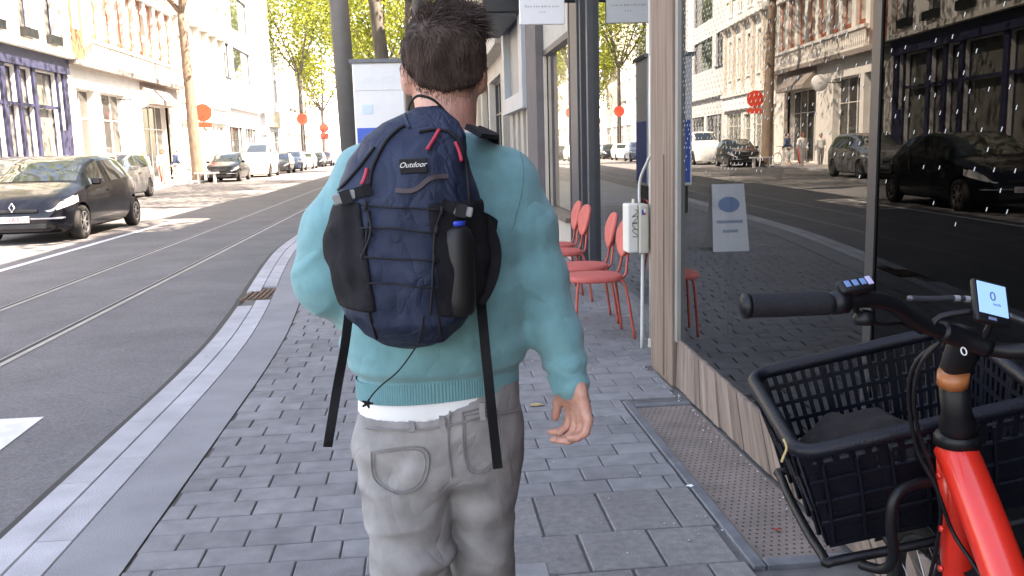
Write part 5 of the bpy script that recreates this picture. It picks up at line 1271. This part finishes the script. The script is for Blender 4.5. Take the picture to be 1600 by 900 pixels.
def cwall(name, A, Bq, n_out, nh, levels, pitch, bw, solid_rows=()):
    """openwork wall between rim corner A and B (as (a,b) in the crate frame), tapering to the floor"""
    A = np.array(A, float); Bq = np.array(Bq, float); n_out = np.array(n_out, float); L = np.linalg.norm(Bq-A); t = (Bq-A)/L
    def pt(s, z, o=0.0):
        k = -z/CH; s2 = CT*k+(L-2*CT*k)*(s/L); q = A+t*s2-n_out*(CT*k)+n_out*o; return cr(q[0], q[1], z)
    m_ = MB(); th = .0035
    def bar(s0, z0, s1, z1, half, o0=-th, o1=th, horiz=False):
        if horiz: Q = [(s0, z0-half), (s1, z0-half), (s1, z0+half), (s0, z0+half)]
        else: Q = [(s0-half, z0), (s0+half, z0), (s1+half, z1), (s1-half, z1)]
        V = [pt(a, z, o0) for a, z in Q]+[pt(a, z, o1) for a, z in Q]
        m_.add(V, [(3, 2, 1, 0), (4, 5, 6, 7), (0, 1, 5, 4), (1, 2, 6, 5), (2, 3, 7, 6), (3, 0, 4, 7)])
    for z in levels: bar(0, z, L, z, .0045, -th*1.3, th*1.3, True)
    for s in np.arange(pitch, L-pitch*.5, pitch): bar(s, -.004, s, -CH, bw)
    for s in (0.008, L-.008, L*.33, L*.66): bar(s, -.004, s, -CH, .008, -th*1.4, th*1.6)
    for z0, z1, s0, s1 in solid_rows: bar((s0+s1)/2*L, z1, (s0+s1)/2*L, z0, (s1-s0)*L/2, -th*.8, th*.8)
    return m_.build(name, crate_m, bike)
lv = (-.035, -.075, -.115, -.155, -.195, -.23)
cwall('crate_wall', (0, CD), (CW, CD), (0, 1), 6, lv, .0205, .0050)
cwall('crate_wall', (0, 0), (CW, 0), (0, -1), 6, lv, .030, .006, [(-.035, -.23, .0, .30), (-.075, -.23, .30, 1)])
cwall('crate_wall', (0, 0), (0, CD), (-1, 0), 6, lv, .026, .006, [(-.035, -.23, .0, 1)])
cwall('crate_wall', (CW, 0), (CW, CD), (1, 0), 6, lv, .0205, .0050, [(-.11, -.035, .0, .25)])
# relief ribs on the two outer walls that show
b = MB()
for k in range(5):
    s = CD*(.12+.19*k); b.tube([cr(-.006, s, -.02), cr(.004, s+.028, -.09), cr(.012, s-.004, -.15), cr(.022, s+.02, -.225)], .0045, 5)
for k in range(7):
    s = CW*(.08+.14*k); b.tube([cr(s, -.006, -.03), cr(s+.004, .008, -.12), cr(s+.004, .026, -.228)], .0045, 5)
for z in (-.07, -.12, -.17): b.tube([cr(.03*(-z/CH), -.006+.03*(-z/CH), z), cr(CW-.03*(-z/CH), -.006+.03*(-z/CH), z)], .004, 5)
b.build('crate_ribs', crate_m, bike)
rim = [cr(r_*math.cos(a)+cx_, r_*math.sin(a)+cy_, .0) for cx_, cy_, a0 in ((.035, .035, math.pi), (CW-.035, .035, 1.5*math.pi), (CW-.035, CD-.035, 0), (.035, CD-.035, .5*math.pi)) for a in np.linspace(a0, a0+math.pi/2, 5) for r_ in (.04,)]
MB().tube(rim, .0145, 12, closed=True, flat=1.0).build('crate_rim', crate_m, bike, True)
b = MB(); b.add([cr(CT, CT, -CH), cr(CW-CT, CT, -CH), cr(CW-CT, CD-CT, -CH), cr(CT, CD-CT, -CH), cr(CT, CT, -CH-.006), cr(CW-CT, CT, -CH-.006), cr(CW-CT, CD-CT, -CH-.006), cr(CT, CD-CT, -CH-.006)], [(0, 1, 2, 3), (7, 6, 5, 4), (0, 4, 5, 1), (1, 5, 6, 2), (2, 6, 7, 3), (3, 7, 4, 0)]); b.build('crate_floor', crate_m, bike)
# rack tubes under the crate
loop = [cr(a, b_, -CH-.014) for a, b_ in ((CT-.018, CT), (CT+.02, CT-.03), (CW-CT-.02, CT-.03), (CW-CT+.018, CT), (CW-CT+.018, CD-CT), (CW-CT-.02, CD-CT+.03), (CT+.02, CD-CT+.03), (CT-.018, CD-CT))]
MB().tube(smooth_path(loop, 5, True), .0095, 10, closed=True).build('rack_loop', bblk, bike, True)
for a in (.14, .30): MB().tube([cr(a, CT-.03, -CH-.014), cr(a, CD-CT+.03, -CH-.014)], .007).build('rack_bar', bblk, bike, True)
yk = 1.455
MB().tube(smooth_path([atY(1345, 882, yk+.04), atY(1380, 889, yk), atY(1396, 870, yk-.02), atY(1392, 820, yk-.03), atY(1398, 778, yk-.03), atY(1425, 758, yk-.02), atY(1466, 752, yk-.01)], 6), .0095, 10).build('rack_stay', bblk, bike, True)
MB().tube(smooth_path([atY(1224, 686, 1.47), atY(1229, 700, 1.462), atY(1224, 714, 1.465), atY(1221, 722, 1.462)], 4), .0022, 5).build('cable_tie', mat('straw_tie', (0.5, 0.38, 0.18), 0.7, 0.1), bike)
# front end
cl = atY(1495, 690, 1.40); tdn = cl-wl*.17
hd = cl+np.array([-.002, .01, -.20]); 
ht_top, ht_bot = cl-(0, 0, .012), atY(1499, 905, 1.43)
MB().tube([tuple(atY(1496, 712, 1.405)), tuple(atY(1495, 800, 1.42)), tuple(atY(1496, 900, 1.435)), tuple(atY(1497, 985, 1.45))], [.034, .029, .028, .029], 24).build('head_tube', fred, bike, True)
d0, d1 = atY(1497, 706, 1.395), atY(1572, 905, 1.25); dirn = (d1-d0); 
bbk = d0+dirn*(d0[2]-.34)/(d0[2]-d1[2])
MB().tube(smooth_path([d0+(-.0, .012, .006), d0+dirn*.3, d1, d0*.4+bbk*.6+(0, 0, -.02), bbk], 6), [.0345]*25, 24).build('down_tube', fred, bike, True)
MB().lathe([(.030, -.012), (.037, -.010), (.038, .006), (.034, .012), (.026, .016)], cl+(0, 0, .004), 'z', 28).build('headset_collar', bblk, bike, True)
st1, st2 = cl+np.array([0, -.004, .01]), atY(1490, 588, 1.365)
MB().tube([tuple(st1), tuple(st1*.75+st2*.25), tuple(st1*.6+st2*.4), tuple(st2)], [.028, .030, .024, .024], 20).build('steerer', bblk, bike, True)
MB().lathe([(.031, 0), (.033, .008), (.031, .018)], st1+(0, 0, .012), 'z', 20).build('lock_ring', bblk, bike, True)
sc = atY(1511, 527, 1.325)
Ms = frame(st2*.5+sc*.5, sc-st2, u); ln = np.linalg.norm(sc-st2)
MB().bbox(-ln/2-.022, ln/2+.012, -.0235, .0235, -.019, .019, .012, Ms).build('stem', bblk, bike, True)
MB().tube([tuple(atY(1488, 600, 1.352)), tuple(atY(1490, 582, 1.346))], [.0245, .0245], 20).build('stem_reflection', mat('painted_copper_reflection', (0.42, 0.14, 0.05), 0.35, 0.1), bike, True)  # coppery light reflection on the stem, put in as an orange coloured band
Ml = frame(atY(1506, 549, 1.295), (1, 0, .3), (-.3, .3, 1)); b = MB()
b.tube([Ml @ Vector((.004*math.cos(a), .0062*math.sin(a), 0)) for a in np.linspace(0, 6.283, 13)[:-1]], .0011, 5, closed=True); b.build('stem_mark', sign_m, bike)
bar = [atY(1160, 478, 1.235), atY(1290, 475, 1.25), atY(1345, 468, 1.26), atY(1390, 474, 1.28), atY(1440, 507, 1.305), atY(1500, 527, 1.318), atY(1545, 544, 1.312), atY(1600, 548, 1.29), atY(1660, 530, 1.26), atY(1720, 520, 1.24), atY(1850, 525, 1.21)]
MB().tube(smooth_path(bar, 6), .0125, 14).build('handlebar', bblk, bike, True)
MB().tube(smooth_path([bar[5]*.5+bar[4]*.5, bar[5], bar[6]], 4), .0165, 16).build('bar_clamp', bblk, bike, True)
for P in ((1428, 500, 1.30), (1530, 540, 1.314)):
    pass
for P in ([atY(1166, 478, 1.235), atY(1215, 477, 1.24), atY(1262, 475, 1.245), atY(1296, 474, 1.25)], [atY(1735, 521, 1.236), atY(1850, 525, 1.21)]):
    g_ = MB().tube(smooth_path(P, 5), [.0165]+[.0175]*(5*(len(P)-1)-1)+[.0150], 16).build('grip', rub, bike, True)
    MB().lathe([(.0185, -.004), (.0185, .004)], P[0], 'x', 16).build('grip_end', bblk, g_, True)
# left controls: clamp, remote with buttons, bell
MB().tube([tuple(atY(1300, 474, 1.25)), tuple(atY(1322, 471, 1.253))], .0175, 14).build('lever_clamp', bblk, bike, True)
r0 = atY(1336, 448, 1.25); Mr = frame(r0, (1, .05, .12), (0, .8, .6)); rm = MB().bbox(-.026, .026, -.012, .012, -.008, .008, .005, Mr).build('remote', bblk, bike, True)
for k in range(3): MB().bbox(-.018+.012*k, -.010+.012*k, -.006, .006, .008, .0105, .001, Mr).build('button', mat('button_blue', (0.12, 0.22, 0.42), 0.4, 0.1), rm)
MB().bbox(.016, .024, -.008, .008, .008, .0105, .001, Mr).build('button', mat('button_lilac', (0.45, 0.40, 0.6), 0.4, 0.1), rm)
MB().tube([tuple(r0+(0, 0, -.008)), tuple(atY(1338, 470, 1.256))], .007, 8).build('remote_stalk', bblk, rm)
bl = atY(1350, 496, 1.265); MB().lathe([(.004, .012), (.012, .009), (.0165, .0), (.015, -.010), (.004, -.012)], bl, 'z', 18).build('bell', bblk, bike, True)
MB().tube([tuple(bl+(-.012, 0, .01)), tuple(atY(1335, 476, 1.257))], .005, 8).build('bell_stalk', bblk, bike)
lev = smooth_path([atY(1420, 466, 1.34), atY(1455, 467, 1.35), atY(1490, 466, 1.36), atY(1520, 468, 1.36)], 4)
MB().tube(lev, .0048, 8).build('brake_lever', mat('lever_alloy', (0.10, 0.10, 0.115), 0.35, 0.1, metal=.5), bike, True)
for k in (9, 11): MB().tube([lev[k], lev[k-1]], .0052, 8).build('lever_band', mat('lever_band', (0.4, 0.4, 0.42), 0.4, 0.1), bike)
lev2 = smooth_path([atY(1575, 492, 1.34), atY(1605, 503, 1.33), atY(1640, 510, 1.31)], 4); MB().tube(lev2, .0046, 8).build('brake_lever', MATS['lever_alloy'], bike, True)
# display
tl, tr_, br_, bl_ = atY(1530, 440, 1.30), atY(1583, 453, 1.30), atY(1571, 509, 1.262), atY(1508, 493, 1.262)
cdp = (tl+tr_+br_+bl_)/4; Mx = frame(cdp, Vector(tr_+br_-tl-bl_), Vector(tl+tr_-bl_-br_)); wx = np.linalg.norm(tr_-tl)/2; wy = np.linalg.norm(tl-bl_)/2
ds = MB().bbox(-wx, wx, -wy, wy, -.007, .004, .0035, Mx).build('display', bblk, bike, True)
MB().bbox(-wx*.84, wx*.84, -wy*.62, wy*.86, .0038, .0052, .0005, Mx).build('screen', mat('lcd_screen', (0.22, 0.44, 0.80), 0.25, 0.03, emit=0.13), ds)
lcd = mat('lcd_digit', (0.09, 0.17, 0.36), 0.4, 0.05)
text('screen_digits', '0', .022, Mx @ Matrix.Translation((0, wy*.22, .0056)), lcd, ds, .0002); text('screen_digits', 'km/h', .0065, Mx @ Matrix.Translation((.006, -wy*.12, .0056)), lcd, ds, .0002)
MB().bbox(-wx*.34, wx*.12, -wy*.88, -wy*.74, .0038, .0050, .0005, Mx).build('display_key', mat('key_grey', (0.16, 0.2, 0.33), 0.4, 0.05), ds)
MB().tube(smooth_path([cdp+(-.01, .006, -.012), atY(1470, 495, 1.30), atY(1455, 518, 1.305)], 4), .0055, 8).build('display_arm', bblk, ds, True)
MB().tube(smooth_path([cdp+(.015, .006, -.018), atY(1540, 522, 1.305), atY(1532, 540, 1.312)], 4), .0055, 8).build('display_arm', bblk, ds, True)
# cables
for pts in ([(1470, 533, 1.33), (1438, 570, 1.35), (1428, 630, 1.37), (1440, 690, 1.385), (1458, 740, 1.39), (1470, 800, 1.40), (1462, 860, 1.42), (1450, 915, 1.44)],
            [(1466, 537, 1.34), (1432, 565, 1.36), (1420, 615, 1.38), (1432, 700, 1.39), (1462, 760, 1.38), (1488, 830, 1.372), (1520, 880, 1.33), (1545, 920, 1.30)],
            [(1330, 478, 1.27), (1370, 505, 1.29), (1410, 505, 1.32), (1440, 520, 1.33)]):
    MB().tube(smooth_path([atY(*p) for p in pts], 6), .0036, 8).build('cable', bblk, bike, True)
for px_, py_ in ((1467, 744), (1471, 826), (1470, 888)):
    p = atY(px_, py_, 1.395); MB().lathe([(.001, .005), (.0055, .003), (.006, -.003)], p, 'x', 8).build('bolt', fred, bike, True)
# wheels, rear frame, saddle (mostly outside the picture)
def onb(fwd, up): # point in the bicycle's own plane, up measured along the lean from the ground
    base = np.array([cl[0], cl[1], 0])+uh*0; t = cl[2]/wl[2]; foot = cl-wl*t
    return foot+vh*fwd+wl*up
RW = .335
for f_ in (.16, -.98):
    hub = onb(f_, RW+.01); ring_ = [hub+vh*math.cos(a)*RW*.955+wl*math.sin(a)*RW*.955 for a in np.linspace(0, 6.283, 49)[:-1]]
    wh_ = MB().tube(ring_, .021, 10, closed=True).build('tyre', tyre_m, bike, True)
    MB().tube([hub+(p-hub)*.92 for p in ring_], .011, 8, closed=True).build('rim', bblk, wh_, True)
    b = MB()
    for k in range(0, 48, 2): b.tube([hub+uh*(.025 if k % 4 else -.025), hub+(ring_[k]-hub)*.92], .0011, 4)
    b.tube([hub-uh*.045, hub+uh*.045], .028, 14); b.build('spokes', steel_m, wh_)
    pr_ = [hub+vh*math.cos(a)*(RW+.03)+wl*math.sin(a)*(RW+.03) for a in np.linspace(.15*math.pi, 1.0*math.pi, 24)]
    MB().ribbon([p+uh*0 for p in pr_], .055, .003, tuple(uh)).build('mudguard', bblk, bike)
fb = onb(.045, cl[2]/wl[2]-.21); fhub = onb(.16, RW+.01)
for sg in (-1, 1):
    MB().tube(smooth_path([fb, fb+uh*sg*.045-wl*.04, fhub*.4+fb*.6+uh*sg*.055, fhub+uh*sg*.055], 5), .014, 10).build('fork_blade', bblk, bike, True)
bb_ = bbk; rh = onb(-.98, RW+.01); sp_ = onb(-.68, .80)
MB().tube([bb_, sp_], .018, 12).build('seat_tube', fred, bike, True)
MB().tube([sp_, onb(-.73, .96)], .0135, 12).build('seat_post', steel_m, bike, True)
for sg in (-1, 1):
    MB().tube([bb_+uh*sg*.03, rh+uh*sg*.06], .010, 8).build('chain_stay', fred, bike, True); MB().tube([sp_*.8+bb_*.2+uh*sg*.015, rh+uh*sg*.06], .009, 8).build('seat_stay', fred, bike, True)
    MB().bbox(-.05, .05, -.04, .04, -.01, .01, .006, frame(bb_+uh*sg*.14+vh*(.15*sg)-wl*.02, uh, vh)).build('pedal', bblk, bike); MB().tube([bb_+uh*sg*.07, bb_+uh*sg*.09+vh*(.15*sg)-wl*.02], .011, 8).build('crank', bblk, bike)
sad = onb(-.75, .985)
def saddle_f(P):
    q = P-sad.astype(np.float32); a = q@vh.astype(np.float32); b_ = q@uh.astype(np.float32); c = q@wl.astype(np.float32); hwid = np.interp(a, [-.14, -.09, .02, .14], [.05, .085, .045, .018])
    return smax((np.abs(b_)-hwid), np.maximum(np.abs(c+.02*(b_/.08)**2)-.022, np.abs(a)-.14), .02)
soft('saddle', saddle_f, sad-.2, sad+.2, .012, rub, bike, 1)
MB().tube([bb_+uh*-.04, np.array([bb_[0]-.17, bb_[1]-.05, .006])], .009, 8).build('kickstand', steel_m, bike, True)

# dark bag in the crate
def bag_f(P):
    q = P-cr(.155, .17, -CH+.085).astype(np.float32); a = q@u.astype(np.float32); b_ = q@v.astype(np.float32); c = q@w.astype(np.float32)
    r_ = (np.abs(a/.115)**2.8+np.abs(b_/.10)**2.8+np.abs(c/.075)**2.8)**(1/2.8); return (r_-1)*.055+.008*vnoise(P, (22, 22, 22))+.003*vnoise(P, (60, 60, 60))
bg_ = soft('dark_bag', bag_f, cr(.155, .17, -CH+.085)-.2, cr(.155, .17, -CH+.085)+.2, .008, mat('bag_cloth', (0.018, 0.014, 0.013), 0.9, 0.3, 30, 0.5, 300), None, 1)
tag(bg_, 'dark crumpled cloth bag lying inside the black bicycle crate', 'bag')

# ================================================================== people on the far pavement
def far_person(label, x, y, h, heading, top, legs, hairc, skin=KIT['skin'], stride=.18, arms=0.15, z0=.03):
    e = empty('person', (x, y, z0), label, 'person', None); s = h/1.75
    def pt(a, b_, c): return (a*s, b_*s, c*s)
    L = dict(hipL=pt(-.09, 0, .92), kneeL=pt(-.10, stride*.6, .49), ankL=pt(-.10, stride*.7, .08), hipR=pt(.09, 0, .92), kneeR=pt(.10, -stride*.2, .48), ankR=pt(.10, -stride*1.2, .09))
    def legs_f(P): 
        d = chain(P, [L['hipL'], L['kneeL'], L['ankL']], [.10*s, .075*s, .06*s]); d = smin(d, chain(P, [L['hipR'], L['kneeR'], L['ankR']], [.10*s, .075*s, .06*s]), .05)
        return smin(d, ellip(P, pt(0, 0, .95), (.17*s, .12*s, .14*s)), .06)
    def top_f(P):
        d = loft(P, [(.92*s, 0, 0, .17*s, .12*s), (1.2*s, 0, 0, .16*s, .11*s), (1.40*s, 0, 0, .17*s, .10*s), (1.48*s, 0, 0, .07*s, .06*s)])
        for sg in (-1, 1): d = smin(d, chain(P, [pt(sg*.17, 0, 1.40), pt(sg*.24, -sg*arms*.5, 1.13), pt(sg*.23, sg*arms, .92)], [.065*s, .05*s, .042*s]), .04)
        return d
    def skin_f(P):
        d = smin(ellip(P, pt(0, .01, 1.62), (.078*s, .098*s, .115*s)), capsule(P, pt(0, 0, 1.44), pt(0, .01, 1.56), .055*s, .05*s), .03)
        d = smin(d, capsule(P, pt(0, .10, 1.62), pt(0, .115, 1.595), .01*s, .014*s), .02)
        for sg in (-1, 1):
            d = np.minimum(d, chain(P, [pt(sg*.17, 0, 1.40), pt(sg*.24, -sg*arms*.5, 1.13), pt(sg*.23, sg*arms, .90), pt(sg*.22, sg*arms*1.2, .83)], [.05*s, .036*s, .028*s, .035*s]))
        d = smin(d, loft(P, [(.9*s, 0, 0, .13*s, .09*s), (1.42*s, 0, 0, .13*s, .08*s)]), .04)
        for k in ('L', 'R'):
            an = np.array(L['ank'+k]); d = smin(d, capsule(P, an, an+(0, .12*s, -.05*s), .04*s, .032*s), .02); d = smin(d, capsule(P, L['hip'+k], L['knee'+k], .08*s, .05*s), .02); d = smin(d, capsule(P, L['knee'+k], L['ank'+k], .05*s, .035*s), .02)
        return d
    def hair_f2(P): return np.maximum(ellip(P, pt(0, -.012, 1.645), (.092*s, .105*s, .115*s)), np.minimum(P[:, 1]-.04*s, 1.68*s-P[:, 2]))
    for nm, f, lo, hi, mm in (('body', skin_f, (-.4, -.45, -.02), (.4, .45, 1.85), skin), ('trousers', legs_f, (-.3, -.45, 0.0), (.3, .4, 1.15), legs), ('top', top_f, (-.4, -.4, .8), (.4, .4, 1.55), top), ('hair', hair_f2, (-.15, -.2, 1.4), (.15, .2, 1.85), hairc)):
        soft(nm, f, np.array(lo)*s, np.array(hi)*s, .022*s if nm != 'hair' else .014*s, mm, e, 1, world=False)
    e.rotation_euler.z = heading
    return e
def cm(n, c): return mat('cloth_'+n, c, 0.85, 0.08, 12)
h_dark = mat('dark_hair', (0.05, 0.035, 0.03), 0.6, 0.2); h_red = mat('red_hair', (0.30, 0.09, 0.04), 0.6, 0.2)
far_person('pedestrian in white top and trousers with red hair behind the silver car', -13.0, 47.0, 1.72, 2.9, cm('white', (.78, .77, .75)), cm('cream', (.62, .60, .56)), h_red)
far_person('pedestrian in pale shirt left of the red haired walker', -13.6, 46.0, 1.66, 3.3, cm('pale', (.66, .66, .64)), cm('grey', (.28, .28, .3)), h_red)
far_person('pedestrian in dark blue top immediately left of the forked tree', -13.2, 50.2, 1.74, 2.6, cm('navy', (.05, .08, .16)), cm('stone', (.5, .49, .47)), h_dark)
far_person('pedestrian in light top and red trousers left of the blue clad walker', -13.7, 49.3, 1.70, .2, cm('light', (.7, .68, .68)), cm('redtrousers', (.42, .06, .06)), h_dark)
# bicycle by the tree
fb_ = empty('pushed_bicycle', (-12.9, 49.2, .03), 'light city bicycle standing left of the forked tree', 'bicycle')
for k in (-.52, .52):
    h_ = np.array([-12.75+k*.55, 49.0+k, .03+.34]); ax = np.array([.48, .87, 0])
    t_ = MB().tube([h_+ax*math.cos(a)*.33+np.array([0, 0, math.sin(a)*.33]) for a in np.linspace(0, 6.283, 25)[:-1]], .02, 6, closed=True).build('wheel', tyre_m, fb_, True)
def fbp(k, z): return (-12.75+k*.55, 49.0+k, .03+z)
b = MB()
for a, c in (((-.52, .34), (-.05, .3)), ((-.05, .3), (-.2, .82)), ((-.2, .75), (-.52, .34)), ((-.05, .3), (.38, .72)), ((-.17, .70), (.36, .80)), ((.36, .95), (.52, .34))): b.tube([fbp(*a), fbp(*c)], .018, 6)
b.build('frame', pw, fb_)
MB().bbox(-12.75-.11-.12, -12.75-.11+.1, 48.68, 48.92, .86, .92, .02).build('saddle', rub, fb_); MB().tube([(-12.85, 49.5, 1.03), (-12.56, 49.36, 1.05), (-12.3, 49.2, 1.03)], .014, 6).build('handlebar', bblk, fb_)

# ================================================================== litter
lf = mat('dry_leaf', (0.42, 0.30, 0.14), 0.8, 0.2, 30)
def leaf(label, px_, py_, r_, mm, name='fallen_leaf', cat='leaf'):
    p = gnd(px_, py_, .004); V = []; n = 11
    for k in range(n):
        a = 2*math.pi*k/n; q = r_*(1+.25*math.sin(3*a+px_)); V.append((p[0]+q*math.cos(a), p[1]+q*.7*math.sin(a), .004+.006*abs(math.sin(2*a))))
    V.append((p[0], p[1], .007)); o = obj(name, V, [(k, (k+1) % n, n) for k in range(n)], mm); o.data.update()
    return tag(o, label, cat)
leaf('yellowish dry leaf on the pavers left of the hand', 838, 633, .040, lf)
leaf('small red berry pulp on the brown foot plate', 1214, 828, .016, mat('berry', (0.22, 0.03, 0.02), 0.6, 0.2), 'crushed_berry', 'litter')
leaf('white chewed blob on the steel edge of the foot plate', 1078, 760, .018, KIT['white'], 'white_blob', 'litter')
b = MB(); rs = np.random.default_rng(21)
for k in range(300):
    if k < 170: x_, y_ = 1.39-abs(rs.normal())*.035, rs.uniform(2.9, 9.0)
    else: x_, y_ = rs.uniform(-.3, 1.05), rs.uniform(2.7, 7)
    if y_ > 5.6 and k < 170: x_ += rs.uniform(0, .3)
    s_ = rs.uniform(.002, .0065); b.lathe([(s_*.3, 0), (s_, s_*.4), (s_*.4, s_)], (x_, y_, .001), 'z', 5)
tag(b.build('loose_grit', mat('grit', (0.42, 0.41, 0.39), 0.9, 0.4, 60)), 'pale grit and crumbs scattered over the pavers', 'grit', kind='stuff')
